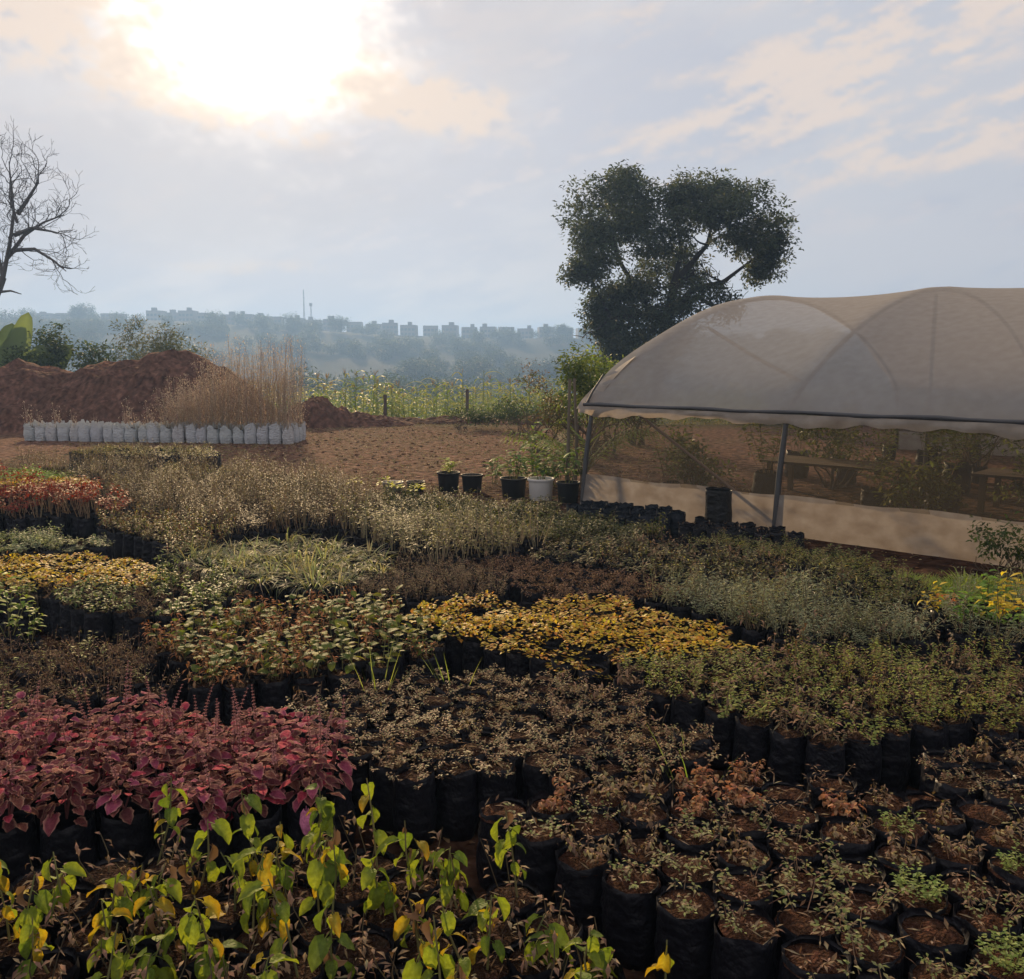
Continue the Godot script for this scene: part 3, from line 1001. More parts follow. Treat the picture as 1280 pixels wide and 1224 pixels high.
	part("trunk", b.make(mats.bark), o2)

func shrub(called: String, label: String, at: Vector3, w: float, h: float, cols: Array, count: int, ll: float, lw: float, group := "") -> Node3D:
	var o := thing(called, label, "shrub", at, group)
	var lobes := []
	for k in 9:
		lobes.append([Vector3(rr(-0.34, 0.34) * w, h * rr(0.3, 0.82), rr(-0.3, 0.3) * w), Vector3(w * rr(0.16, 0.26), h * rr(0.14, 0.22), w * rr(0.16, 0.24))])
	part("foliage", crown_mesh(lobes, count, ll, lw, cols, 0.5, 10), o)
	for k in 6:
		var m := MB.new()
		limb(m, Vector3(rr(-0.1, 0.1) * w, -0.05, rr(-0.1, 0.1) * w), Vector3(rr(-0.5, 0.5), 1, rr(-0.5, 0.5)), h * 0.27, 0.018 * maxf(h, 0.6), 2, 0.4, Color(0.1, 0.075, 0.055), 0.004)
		part("stem", m.make(mats.bark), o)
	return o

func bushes() -> void:
	# banana plant at the left edge
	var o := thing("banana_plant", "pale green banana plant with broad upright leaves behind the mound", "banana plant", W(-16.5, 30.0, height_at(-16.5, 30)), "", 0.0, 1.2)
	for k in 9:
		var q: Array = [[-0.35, 0.0, 3.6], [0.15, 0.35, 3.7], [0.6, 0.75, 3.4], [-0.8, -0.5, 3.3], [0.3, 1.0, 2.9], [-0.3, 0.4, 3.1], [0.0, 0.15, 3.9], [0.9, 0.6, 2.9], [-0.5, -0.2, 3.0]][k]
		var m := MB.new()
		var c := jit(Color(0.14, 0.19, 0.09), 0.15)
		var d := Vector3(q[1] * 0.75, 1.5, rr(-0.4, 0.4)).normalized()
		m.leaf(Vector3(0, q[2] * 0.42, 0), d, Vector3(rr(-0.4, 0.4), 0.3, 1), q[2] * 0.55, 0.62, rr(0.2, 0.9), 0.25, c * 1.3, c, 13, 0.95, 0.45)
		part("leaf", m.make(mats.leaf), o, Vector3(q[0] * 0.9, 0, rr(-0.2, 0.2)))
	var st := MB.new()
	for k in 3:
		st.tube([Vector3(-0.4 + 0.45 * k, -0.1, 0), Vector3(-0.4 + 0.45 * k, 1.0, 0.05), Vector3(-0.35 + 0.45 * k, 1.9, 0)], [0.14, 0.11, 0.06], 7, Color(0.2, 0.21, 0.1))
	part("stem", st.make(mats.stem), o)
	var g1 := [Color(0.055, 0.085, 0.035), Color(0.08, 0.11, 0.045), Color(0.045, 0.07, 0.03)]
	var g2 := [Color(0.1, 0.115, 0.06), Color(0.13, 0.13, 0.075), Color(0.075, 0.09, 0.045)]
	shrub("leafy_bush", "dense dark green bush between the banana plant and the mound", W(-14.6, 30.5, height_at(-14.6, 30.5)), 3.0, 4.1, g1, 7000, 0.14, 0.075)
	shrub("leafy_bush", "small round green bush low behind the mound", W(-15.7, 29.4, height_at(-15.7, 29.4)), 2.2, 3.4, g1, 4000, 0.13, 0.07)
	shrub("leafy_bush", "loose olive bush with feathery top above the mound crest", W(-13.4, 33.0, height_at(-13.4, 33.0)), 3.4, 4.6, g2, 7500, 0.13, 0.05)
	shrub("leafy_bush", "trailing olive bush sloping down to the mound", W(-12.2, 32.0, height_at(-12.2, 32.0)), 3.0, 4.0, g2, 5000, 0.13, 0.05)
	# bushes left of the greenhouse
	var g3 := [Color(0.11, 0.15, 0.04), Color(0.14, 0.19, 0.05), Color(0.08, 0.12, 0.04)]
	var g4 := [Color(0.18, 0.23, 0.055), Color(0.23, 0.28, 0.07), Color(0.14, 0.18, 0.05)]
	var g5 := [Color(0.05, 0.075, 0.035), Color(0.065, 0.095, 0.04), Color(0.085, 0.1, 0.05)]
	shrub("low_bush", "broad low grey-green bush spreading in front of the maize", W(0.35, 22.0), 2.6, 0.95, g5, 3000, 0.07, 0.035)
	shrub("low_bush", "small mounded bush at the foot of the earth ridge", W(-1.3, 23.0), 1.7, 0.62, g5, 1500, 0.07, 0.035)
	shrub("low_bush", "dark bush filling the gap beside the tall leafy bush", W(1.15, 18.6), 1.3, 1.15, g5, 1900, 0.06, 0.035)
	shrub("tall_bush", "tall leafy bush rising beside the greenhouse corner", W(1.32, 15.2), 1.3, 2.1, g3, 4200, 0.075, 0.04)
	shrub("tall_bush", "bright sunlit bush behind the tall leafy bush", W(1.75, 16.8), 1.4, 2.05, g4, 3200, 0.085, 0.045)
	shrub("tall_bush", "thin bush with reddish tips left of the tall leafy bush", W(0.55, 17.2), 1.0, 1.75, [Color(0.12, 0.09, 0.04), Color(0.08, 0.1, 0.035), Color(0.15, 0.1, 0.06)], 1200, 0.07, 0.03)
	shrub("tall_bush", "dark climbing bush under the big tree behind the greenhouse end", W(2.6, 18.6), 1.9, 2.3, g5, 3000, 0.08, 0.045)
	# a young palm with arching fronds
	var pm := thing("young_palm", "young palm with arching feathery fronds at the greenhouse corner", "palm", W(0.98, 12.4))
	for k in 11:
		var m := MB.new()
		var a := TAU * k / 11.0 + rr(-0.2, 0.2)
		var d := Vector3(cos(a) * rr(0.35, 0.8), 1, sin(a) * rr(0.35, 0.8)).normalized()
		var p := Vector3(0, 0.12, 0)
		var pts := [p]
		var rad := [0.009]
		for i in 9:
			d = (d + Vector3(cos(a) * 0.07, -0.075, sin(a) * 0.07)).normalized()
			p += d * 0.145
			pts.append(p)
			rad.append(lerpf(0.008, 0.002, i / 8.0))
			if i > 1:
				var side := d.cross(Vector3.UP).normalized()
				for s in [-1.0, 1.0]:
					for j in 2:
						var c := jit(Color(0.17, 0.21, 0.05), 0.2)
						m.leaf(p - d * 0.07 * j, (side * s + d * 0.75 - Vector3(0, 0.25, 0)).normalized(), Vector3.UP, rr(0.2, 0.3), 0.024, 0.7, 0.3, c, c, 2, 0.6)
		m.tube(pts, rad, 4, Color(0.2, 0.2, 0.08))
		part("frond", m.make(mats.leaf), pm)
	var tr := MB.new()
	tr.tube([Vector3(0, -0.02, 0), Vector3(0.01, 0.12, 0), Vector3(0, 0.25, 0)], [0.06, 0.05, 0.035], 7, Color(0.14, 0.1, 0.07))
	part("trunk", tr.make(mats.bark), pm)
	# two bare stakes at the corner
	for k in 2:
		var m := MB.new()
		m.tube([Vector3(0, -0.1, 0), Vector3(0.02, 0.7, 0), Vector3(0.03 - 0.05 * k, 1.5, 0)], [0.028, 0.024, 0.018], 6, Color(0.19, 0.16, 0.12))
		var s := thing("wooden_stake", ["pale stake leaning beside the greenhouse corner", "second thin stake just behind the pale stake"][k], "stake", W(0.68 + 0.14 * k, 11.2 + 0.5 * k))
		part("pole", m.make(mats.bark), s)

# ------------------------------------------------------------------ greenhouse
const BAY := 2.46
const HALF := 4.8
const EAVE := 1.22
const RIDGE := 2.72
const OUT := 0.178

func arch(a: float) -> Vector2:   # (into the house, up) for a from 0 at the near eave to PI at the far one
	var w := 1.0 - cos(a)
	return Vector2(HALF * w, EAVE + (RIDGE - EAVE) * pow(maxf(0.0, sin(PI * 0.5 * w)), 0.75))

func build_greenhouse() -> void:
	var g := thing("shade_greenhouse", "long arched greenhouse with grey-beige cloth roof, brown net sides and pale skirt", "greenhouse", W(0.945, 10.72), "", -0.753)
	var bays := 4
	var grey := Color(0.05, 0.05, 0.048)
	for i in bays + 1:
		var m := MB.new()
		var pts := []
		var rad := []
		for s in [0.0, 1.0]:
			pts.append(Vector3(i * BAY, -0.1 if s == 0.0 else EAVE * 0.5, OUT * (1.0 - s * 0.45)))
			rad.append(0.03)
		for k in 25:
			var p := arch(PI * k / 24.0)
			pts.append(Vector3(i * BAY, p.y - 0.047, -p.x - 0.012 * cos(PI * k / 24.0)))
			rad.append(0.027)
		for s in [1.0, 0.0]:
			pts.append(Vector3(i * BAY, -0.1 if s == 0.0 else EAVE * 0.5, -2.0 * HALF - OUT * (1.0 - s * 0.45)))
			rad.append(0.03)
		m.tube(pts, rad, 8, grey)
		part("hoop", m.make(mats.pipe), g)
	# roof cloth, pulled over the hoops and hanging a little between them
	var r := MB.new()
	var nu := 72
	var na := 64
	var c := Color(0.43, 0.41, 0.395)
	for i in nu + 1:
		var u := lerpf(-0.12, bays * BAY + 0.1, float(i) / nu)
		var f := absf(sin(PI * u / BAY))
		for k in na + 1:
			var a := PI * k / na
			var p := arch(a)
			var sag := 0.0 + 0.085 * pow(f, 0.7) * (0.35 + 0.65 * sin(a))
			var wr := 0.0
			if u < 0.7:   # gathered in creases at the tied corner
				wr = 0.022 * sin(atan2(p.y - EAVE, u + 0.15) * 34.0) * sm(0.7, 0.0, u) * sm(0.55, 0.1, p.y - EAVE) * (1.0 if a < 1.5 else 0.0)
			r.add(Vector3(u + 0.03 * sin(a * 9.0) * (1.0 if i == 0 else 0.0), p.y - sag + wr, -p.x - 0.02 * f), Vector3.UP, c)
	for i in nu:
		for k in na:
			var a := i * (na + 1) + k
			r.tri(a, a + 1, a + na + 2); r.tri(a, a + na + 2, a + na + 1)
	smooth(r)
	part("roof_cloth", r.make(mats.roof_cloth), g)
	# dark rail along each eave, and the pale rolled cloth hanging below the near one
	for s in 2:
		var z := 0.03 if s == 0 else -2.0 * HALF - 0.03
		var rail := MB.new()
		var pts := []
		var rad := []
		for i in 41:
			pts.append(Vector3(-0.1 + (bays * BAY + 0.2) * i / 40.0, EAVE - 0.012 + 0.006 * sin(i * 1.3), z))
			rad.append(0.022 + 0.004 * sin(i * 2.1))
		rail.tube(pts, rad, 7, Color(0.06, 0.06, 0.065))
		part("eave_rail", rail.make(mats.pipe), g)
	var val := MB.new()
	var nv := 180
	for i in nv + 1:
		var u := lerpf(-0.16, bays * BAY, float(i) / nv)
		var drop := 0.1 + 0.028 * sin(u * 5.1) * sin(u * 2.3 + 1.0) + 0.012 * sin(u * 17.0)
		for k in 5:
			var t := k / 4.0
			val.add(Vector3(u, EAVE - 0.03 - drop * t, 0.045 + 0.02 * sin(t * 3.0) + 0.012 * sin(u * 9.0 + t * 2.0)), Vector3(0, 0, 1), Color(0.66, 0.62, 0.57))
	for i in nv:
		for k in 4:
			var a := i * 5 + k
			val.tri(a, a + 1, a + 6); val.tri(a, a + 6, a + 5)
	smooth(val)
	part("rolled_cloth", val.make(mats.skirt), g)
	# net and skirt, bay by bay, near side then far side
	for s in 2:
		for i in bays:
			var net := MB.new()
			var sk := MB.new()
			for m in [[net, 0.36, EAVE - 0.02, Color(0.14, 0.11, 0.075), 0.004], [sk, -0.03, 0.39, Color(0.42, 0.40, 0.38), 0.012]]:
				var q: MB = m[0]
				for a in 15:
					for b in 7:
						var t := b / 6.0
						var y: float = lerpf(m[1], m[2], t)
						if b == 6 and m[0] == sk:
							y += 0.012 * sin((i * 14 + a) * 0.9)
						var z: float = OUT * (1.0 - y / EAVE) + m[4] + 0.014 * sin(a * 1.7 + i + b * 0.6) * sin(PI * a / 14.0)
						var at := Vector3(i * BAY + BAY * a / 14.0, y, z)
						if s == 1:
							at.z = -2.0 * HALF - z
						q.add(at, Vector3(0, 0, 1), m[3])
				for a in 14:
					for b in 6:
						var k := a * 7 + b
						q.tri(k, k + 1, k + 8); q.tri(k, k + 8, k + 7)
				smooth(q)
			if s == 0 or i == 0:   # along the far side the net is rolled up beyond the first bay
				part("side_net", net.make(mats.net), g)
			part("skirt", sk.make(mats.skirt), g)
	# braces: one on the roof plane, one across the first bay
	var b1 := MB.new()
	var q0 := arch(0.95)
	var q1 := arch(0.42)
	var q2 := arch(0.7)
	b1.tube([Vector3(0.35, q0.y - 0.12, -q0.x), Vector3(BAY * 0.6, q2.y - 0.15, -q2.x), Vector3(BAY * 0.98, q1.y - 0.06, -q1.x)], [0.022, 0.022, 0.022], 6, grey)
	part("brace", b1.make(mats.pipe), g)
	var b2 := MB.new()
	b2.tube([Vector3(0.55, EAVE - 0.05, -0.05), Vector3(BAY * 1.02, 0.05, 0.1)], [0.016, 0.016], 6, Color(0.2, 0.13, 0.1))
	part("brace", b2.make(mats.pipe), g)
	var flap := MB.new()   # the pale end of the cloth folded round the first hoop
	for k in 13:
		var t := k / 12.0
		var p := arch(acos(1.0 - 0.17 * t))
		var wide := 0.05 + 0.2 * pow(1.0 - t, 0.8)
		for s in 3:
			flap.add(Vector3(0.06 - wide * s * 0.5, p.y + 0.008 - 0.05 * (1.0 - t) - 0.012 * s, -p.x + 0.03 + 0.015 * s * (1.0 - t)), Vector3(0, 0, 1), Color(0.6, 0.57, 0.53))
	for k in 12:
		for s in 2:
			var q := k * 3 + s
			flap.tri(q, q + 1, q + 4); flap.tri(q, q + 4, q + 3)
	smooth(flap)
	part("end_flap", flap.make(mats.skirt), g)
	var end := MB.new()   # the tied corner strap at the near end of the roof
	end.tube([Vector3(-0.06, EAVE - 0.02, 0.04), Vector3(-0.03, EAVE + 0.14, -0.05), Vector3(0.0, EAVE + 0.34, -0.22)], [0.016, 0.014, 0.012], 6, Color(0.05, 0.05, 0.05))
	part("corner_strap", end.make(mats.pipe), g)
	var into := func(u: float, w: float, y: float) -> Vector3: return g.transform * Vector3(u, y, -w)
	# inside: pipes standing on the centre line, benches, pots and shrubs
	for i in 3:
		var pm := MB.new()
		pm.tube([Vector3(0, -0.05, 0), Vector3(0, RIDGE - 0.1, 0)], [0.03, 0.03], 7, Color(0.12, 0.11, 0.1))
		var o := thing("inner_post", ["post inside the greenhouse nearest its open end", "middle post standing inside the greenhouse", "post inside the greenhouse beside the bright far opening"][i], "post", into.call(BAY * (i + 0.9), HALF, 0.0))
		part("pole", pm.make(mats.pipe), o)
	for i in 3:
		var o := thing("nursery_bench", ["low plank bench inside the first bay of the greenhouse", "plank bench inside the second bay of the greenhouse", "plank bench inside the third bay of the greenhouse"][i], "bench", into.call(BAY * (i + 0.6) + 0.5, 2.6 + 0.3 * i, 0.0), "", -0.753)
		for k in 5:
			var pl := MB.new()
			pl.box(Vector3(0, 0.44, -0.32 + 0.16 * k), Vector3(1.9, 0.03, 0.145), jit(Color(0.08, 0.06, 0.045), 0.2))
			part("plank", pl.make(mats.bark), o)
		for k in 4:
			var lg := MB.new()
			lg.box(Vector3(-0.85 if k & 1 else 0.85, 0.2125, -0.3 if k & 2 else 0.3), Vector3(0.06, 0.425, 0.06), Color(0.17, 0.125, 0.085))
			part("leg", lg.make(mats.bark), o)
	var pots := [bag_mesh(0.11, 0.24, Color(0.014, 0.014, 0.016)), bag_mesh(0.12, 0.26, Color(0.02, 0.018, 0.018))]
	var leafy := []
	for i in 5:
		leafy.append(bushy({"stems": 9, "h": [0.3, 0.62], "r": 0.06, "lean": 0.45, "per": 22, "from": 0.2, "ll": 0.085, "lw": 0.032, "cols": [Color(0.1, 0.13, 0.04), Color(0.14, 0.16, 0.05), Color(0.08, 0.1, 0.035)], "stem": Color(0.15, 0.11, 0.07), "droop": 0.7, "ns": 2}))
	for k in 9:
		var q: Array = [[0.5, 1.6, 1.0, 1.0], [1.5, 3.4, 1.2, 1.3], [2.7, 5.6, 1.5, 1.5], [3.3, 1.5, 0.8, 0.7], [4.3, 3.0, 1.2, 1.0], [5.6, 5.2, 1.4, 1.3], [5.0, 1.2, 0.7, 0.6], [6.6, 3.2, 1.2, 1.0], [4.2, 7.6, 1.6, 1.6]][k]
		shrub("indoor_bush", "leafy bush growing inside the greenhouse, %s counted from its open end" % ["first", "second", "third", "fourth", "fifth", "sixth", "seventh", "eighth", "ninth"][k], into.call(q[0], q[1], 0.0), q[2], q[3], [Color(0.1, 0.12, 0.04), Color(0.14, 0.16, 0.06), Color(0.07, 0.09, 0.03)], 1100, 0.08, 0.04)
	var n := 0
	for row in 5:
		for i in 13:
			var u := 0.6 + i * 0.72 + rr(-0.12, 0.12)
			var w: float = [0.75, 1.6, 4.1, 5.4, 7.6][row] + rr(-0.12, 0.12)
			if rng.randf() < [0.6, 0.35, 0.2, 0.2, 0.15][row]:
				continue
			var o := thing("indoor_shrub", "leafy potted shrub inside the greenhouse, %s row from the net wall" % ["first", "second", "third", "fourth", "fifth"][row], "potted shrub", into.call(u, w, 0.0), "potted shrubs inside the greenhouse, %s row" % ["first", "second", "third", "fourth", "fifth"][row], rr(0, TAU), rr(0.9, 1.7))
			part("grow_bag", pick(pots), o)
			part("foliage", pick(leafy), o, Vector3(0, 0.23, 0))
			n += 1

# ------------------------------------------------------------------ beds of bags
func inside(p: Vector2, poly: Array) -> bool:
	var r := false
	var j := poly.size() - 1
	for i in poly.size():
		var a := Vector2(poly[i][0], poly[i][1])
		var b := Vector2(poly[j][0], poly[j][1])
		if (a.y > p.y) != (b.y > p.y) and p.x < (b.x - a.x) * (p.y - a.y) / (b.y - a.y) + a.x:
			r = not r
		j = i
	return r

var filled := []   # [x, d, radius] of every bag that stands

func lattice(poly: Array, pitch: float, jitter := 0.06) -> Array:
	var a := Vector2(cos(-0.75), sin(-0.75)) * pitch
	var b := Vector2(cos(0.297), sin(0.297)) * pitch
	var out := []
	var lo := Vector2(1e9, 1e9)
	var hi := Vector2(-1e9, -1e9)
	for q in poly:
		lo = lo.min(Vector2(q[0], q[1]))
		hi = hi.max(Vector2(q[0], q[1]))
	var c := (lo + hi) * 0.5
	var n := int((hi - lo).length() / pitch) + 3
	for i in range(-n, n + 1):
		for j in range(-n, n + 1):
			var p := c + a * i + b * j
			if not inside(p, poly):
				continue
			p += Vector2(rr(-1, 1), rr(-1, 1)) * pitch * jitter
			var clear := true
			for f in filled:
				if absf(f[0] - p.x) < 0.2 and Vector2(f[0], f[1]).distance_to(p) < (f[2] + pitch * 0.5) * 0.94:
					clear = false
					break
			if clear:
				var toward := p - Vector2(0.03, 1.0).normalized() * pitch * 1.15
				out.append([p, not inside(toward, poly), i, j])
	for q in out:
		filled.append([q[0].x, q[0].y, pitch * 0.5])
	return out

# o: name, category, front, inner, group, poly, pitch, bag (radius), h, soil (bool), plants (meshes), miss, grow (Callable)
func bed(o: Dictionary) -> void:
	var bags := []
	var soils := []
	var rad: float = o.pitch * 0.495
	for i in 5:
		bags.append(bag_mesh(rad, o.h, o.get("bag", Color(0.010, 0.011, 0.013)), o.get("rim", 0.8)))
	if o.get("soil", false):
		for i in 4:
			soils.append(soil_mesh(rad * 0.9, o.get("earth", Color(0.085, 0.05, 0.036))))
	var spots := lattice(o.poly, o.pitch)
	var nearest := -999
	for q in spots:
		nearest = maxi(nearest, q[2])
	for q in spots:
		var p: Vector2 = q[0]
		var label: String = o.front if q[1] else o.inner
		if o.has("short"):   # big in the picture: each gets its own row and place
			var place := 1
			for r in spots:
				if r[2] == q[2] and r[3] < q[3]:
					place += 1
			label = "%s, %s row from the front, %s from its left end" % [o.short, nth(nearest - q[2] + 1), nth(place)]
		var t := thing(o.name, label, o.category, W(p.x, p.y), o.group + (", front edge" if q[1] else ""), rr(0, TAU))
		var b := part("grow_bag", pick(bags), t)
		b.scale = Vector3(1, rr(0.93, 1.05), 1)
		if soils:
			part("soil", pick(soils), b, Vector3(0, o.h - rr(0.004, 0.02), 0))
		if o.has("grow"):
			o.grow.call(t, p, q[1])
		elif rng.randf() >= o.get("miss", 0.0):
			var f := part("foliage", pick(o.plants), t, Vector3(0, o.h - 0.014, 0))
			var lush := 1.0 + 0.9 * bump_noise.get_noise_2d(p.x * 22.0, p.y * 22.0)
			f.rotation = Vector3(rr(-0.2, 0.2), rr(0, TAU), rr(-0.2, 0.2))
			f.scale = Vector3(rr(0.75, 1.2), rr(0.65, 1.3) * lush, rr(0.75, 1.2))
			if o.has("extra") and rng.randf() < 0.35:
				part("dry_growth", pick(o.extra), t, Vector3(0, o.h - 0.014, 0)).scale = Vector3.ONE * rr(0.7, 1.4)

func nth(n: int) -> String:
	return "%d%s" % [n, "th" if n % 100 in [11, 12, 13] else ["th", "st", "nd", "rd", "th", "th", "th", "th", "th", "th"][n % 10]]

func several(n: int, f: Callable) -> Array:
	var a := []
	for i in n:
		a.append(f.call())
	return a

func leaf_at(t: Node3D, m: Mesh, p: Vector3, d: Vector3, s: float, called := "leaf") -> void:
	var l := part(called, m, t, p)
	var up := Vector3(rr(-0.35, 0.35), 1, rr(-0.35, 0.35)).normalized()
	if absf(d.normalized().dot(up)) > 0.97:
		up = Vector3(0.8, 0.3, 0.5)
	l.basis = Basis.looking_at(-d, up).scaled(Vector3.ONE * s)

func build_beds() -> void:
	var BRN := [Color(0.17, 0.115, 0.075), Color(0.22, 0.15, 0.1), Color(0.13, 0.085, 0.06)]
	var stem := Color(0.13, 0.1, 0.065)

	# --- 1: wilting mulberry-like saplings, the nearest bed
	var greens := []
	var fade := func(a: Color, b: Color, vein: Color): return func(t: float, s: float) -> Color: return (a.lerp(b, clampf(t * 1.1 + s * 0.35 + rr(-0.12, 0.12), 0, 1))).lerp(vein, 0.5 if s < 0.1 else 0.0)
	for k in 4:
		greens.append(broad_leaf(0.062, 0.046, rr(0.6, 1.5), rr(0.05, 0.35), 0.07, fade.call(jit(Color(0.17, 0.27, 0.035), 0.2), jit(Color(0.2, 0.27, 0.04), 0.2), Color(0.26, 0.34, 0.09))))
	for k in 4:
		greens.append(broad_leaf(0.062, 0.042, rr(0.7, 1.7), rr(0.05, 0.5), 0.1, fade.call(Color(0.24, 0.35, 0.04), Color(0.36, 0.42, 0.04), Color(0.36, 0.44, 0.09))))
	for k in 3:
		greens.append(broad_leaf(0.055, 0.034, rr(0.9, 1.8), rr(0.2, 0.7), 0.14, fade.call(Color(0.58, 0.47, 0.03), Color(0.55, 0.33, 0.03), Color(0.6, 0.5, 0.09))))
	var dead := []
	for k in 4:
		dead.append(broad_leaf(0.05, 0.032, rr(1.6, 2.8), rr(0.5, 1.0), 0.25, fade.call(Color(0.2, 0.11, 0.06), Color(0.28, 0.16, 0.09), Color(0.16, 0.09, 0.05)), 0.62, 0.35, 0.08, mats.dry))
	var deadbits := several(4, func(): return bushy({"stems": 3, "h": [0.04, 0.17], "r": 0.05, "lean": 0.5, "per": 7, "from": 0.2, "ll": 0.03, "lw": 0.012, "cols": BRN, "stem": stem, "droop": 1.5, "mat": mats.dry}))
	var grow_sapling := func(t: Node3D, p: Vector2, front: bool) -> void:
		part("dry_growth", pick(deadbits), t, Vector3(0, 0.24, 0))
		if rng.randf() < 0.17:
			return
		for s in 1 + (1 if rng.randf() < 0.5 else 0):
			var h := rr(0.09, 0.27)
			var foot := Vector3(rr(-0.03, 0.03), 0.235, rr(-0.03, 0.03))
			var tip := foot + Vector3(rr(-0.22, 0.22), 1, rr(-0.22, 0.22)) * h
			var mid := foot.lerp(tip, 0.55) + Vector3(rr(-0.02, 0.02), 0, rr(-0.02, 0.02))
			var m := MB.new()
			m.tube([foot, mid, tip], [0.0034, 0.0027, 0.0016], 5, jit(Color(0.17, 0.16, 0.07), 0.25))
			part("stem", m.make(mats.stem), t)
			var n := rng.randi_range(4, 9)
			var yellow := rng.randf()
			for k in n:
				var f := lerpf(0.3, 1.0, (k + 0.6) / n)
				var at := foot.lerp(mid, f / 0.55) if f < 0.55 else mid.lerp(tip, (f - 0.55) / 0.45)
				var a := k * 2.4 + rr(-0.5, 0.5)
				var d := Vector3(cos(a), rr(-0.8, 0.3), sin(a)).normalized()
				var which: Mesh
				var roll := rng.randf()
				if roll < 0.13:
					which = pick(dead)
				elif roll < 0.13 + 0.3 * yellow:
					which = greens[8 + rng.randi() % 3]
				elif roll < 0.76:
					which = greens[4 + rng.randi() % 4]
				else:
					which = greens[rng.randi() % 4]
				leaf_at(t, which, at, d, rr(0.6, 1.2))
	bed({"name": "potted_sapling", "short": "yellow-green sapling in the nearest bed", "category": "potted plant", "front": "wilting yellow-green sapling in a black bag in the front of the nearest bed", "inner": "wilting yellow-green sapling in a black bag inside the nearest bed", "group": "wilting saplings in the nearest bed", "poly": [[-1.67, 2.44], [-0.50, 2.52], [-0.19, 2.46], [0.11, 2.23], [0.31, 1.99], [0.38, 1.74], [-1.26, 1.74]], "pitch": 0.165, "h": 0.25, "soil": true, "grow": grow_sapling})

	# --- 2: red coleus
	var reds := []
	var two := func(mid: Color, rim: Color): return func(t: float, s: float) -> Color: return mid.lerp(rim, sm(0.6, 1.0, s) + 0.1 * t) * rr(0.8, 1.2) * 1.65
	for q in [[Color(0.13, 0.03, 0.045), Color(0.30, 0.15, 0.12)], [Color(0.10, 0.026, 0.035), Color(0.26, 0.13, 0.10)], [Color(0.22, 0.045, 0.085), Color(0.32, 0.15, 0.14)], [Color(0.085, 0.026, 0.03), Color(0.25, 0.14, 0.10)], [Color(0.30, 0.035, 0.06), Color(0.32, 0.11, 0.11)], [Color(0.16, 0.055, 0.045), Color(0.33, 0.19, 0.13)], [Color(0.12, 0.035, 0.035), Color(0.28, 0.15, 0.11)]]:
		for k in 2:
			reds.append(broad_leaf(0.068, 0.052, rr(0.5, 1.3), rr(0.0, 0.35), 0.09, two.call(q[0], q[1]), 0.7, 0.15, 0.09, mats.red_leaf))
	var spikes := several(5, func(): return spike_mesh(rr(0.12, 0.24), Color(0.34, 0.16, 0.16), Color(0.26, 0.12, 0.1)))
	var fallen_pink: Mesh = broad_leaf(0.085, 0.04, 0.9, 0.1, 0.05, two.call(Color(0.52, 0.17, 0.30), Color(0.46, 0.16, 0.26)), 0.7, 0.2, 0.04, mats.red_leaf)
	var coleus_n := [0]
	var grow_coleus := func(t: Node3D, p: Vector2, front: bool) -> void:
		var n := 48
		var hh := rr(0.07, 0.19)
		for k in n:
			var f := float(k) / n
			var a := k * 2.4 + rr(-0.35, 0.35)
			var r := 0.085 * sqrt(1.0 - f * 0.85) * rr(0.55, 1.0)
			var y := 0.25 + hh * pow(f, 0.8) + rr(-0.01, 0.015)
			var d := Vector3(cos(a), rr(-0.35, 0.3) + f * 0.5, sin(a)).normalized()
			leaf_at(t, pick(reds), Vector3(cos(a) * r * 0.75, y, sin(a) * r * 0.75), d, rr(0.5, 1.05) * lerpf(1.05, 0.7, f))
		for k in rng.randi_range(0, 3):
			part("flower_spike", pick(spikes), t, Vector3(rr(-0.07, 0.07), 0.25 + hh * 0.75, rr(-0.07, 0.07))).rotation = Vector3(rr(-0.2, 0.2), rr(0, TAU), rr(-0.2, 0.2))
		for k in 4:
			var m := MB.new()
			var a := rr(0, TAU)
			m.tube([Vector3(0, 0.235, 0), Vector3(cos(a) * 0.03, 0.25 + hh * 0.5, sin(a) * 0.03), Vector3(cos(a) * 0.05, 0.25 + hh * 0.9, sin(a) * 0.05)], [0.004, 0.003, 0.002], 4, Color(0.16, 0.06, 0.06))
			part("stem", m.make(mats.stem), t)
		coleus_n[0] += 1
		if front and absf(p.x + 0.62) < 0.12:
			leaf_at(t, fallen_pink, Vector3(0.0, 0.27, 0.08).rotated(Vector3.UP, -t.rotation.y), Vector3(0.1, -0.6, 0.6).rotated(Vector3.UP, -t.rotation.y), 1.1, "pink_leaf")
	bed({"name": "potted_coleus", "short": "red coleus in its bed", "category": "potted plant", "front": "dark red coleus in a black bag on the front edge of the coleus bed", "inner": "dark red coleus with flower spikes inside the coleus bed", "group": "red coleus plants", "poly": [[-2.23, 3.34], [-1.49, 3.49], [-0.98, 3.41], [-0.63, 3.16], [-0.51, 2.85], [-0.80, 2.75], [-1.83, 2.70]], "pitch": 0.17, "h": 0.25, "grow": grow_coleus})

	# --- 3: grey-green and brown weeds, middle
	var GG := [Color(0.27, 0.25, 0.14), Color(0.2, 0.19, 0.1), Color(0.25, 0.16, 0.1), Color(0.3, 0.2, 0.13), Color(0.2, 0.125, 0.08)]
	var weeds := several(9, func(): return bushy({"stems": 13, "h": [0.01, 0.04], "r": 0.088, "lean": 1.4, "per": 15, "from": 0.1, "ll": 0.014, "lw": 0.0075, "cols": GG, "stem": Color(0.2, 0.14, 0.1), "droop": 0.8, "sr": 0.0012}))
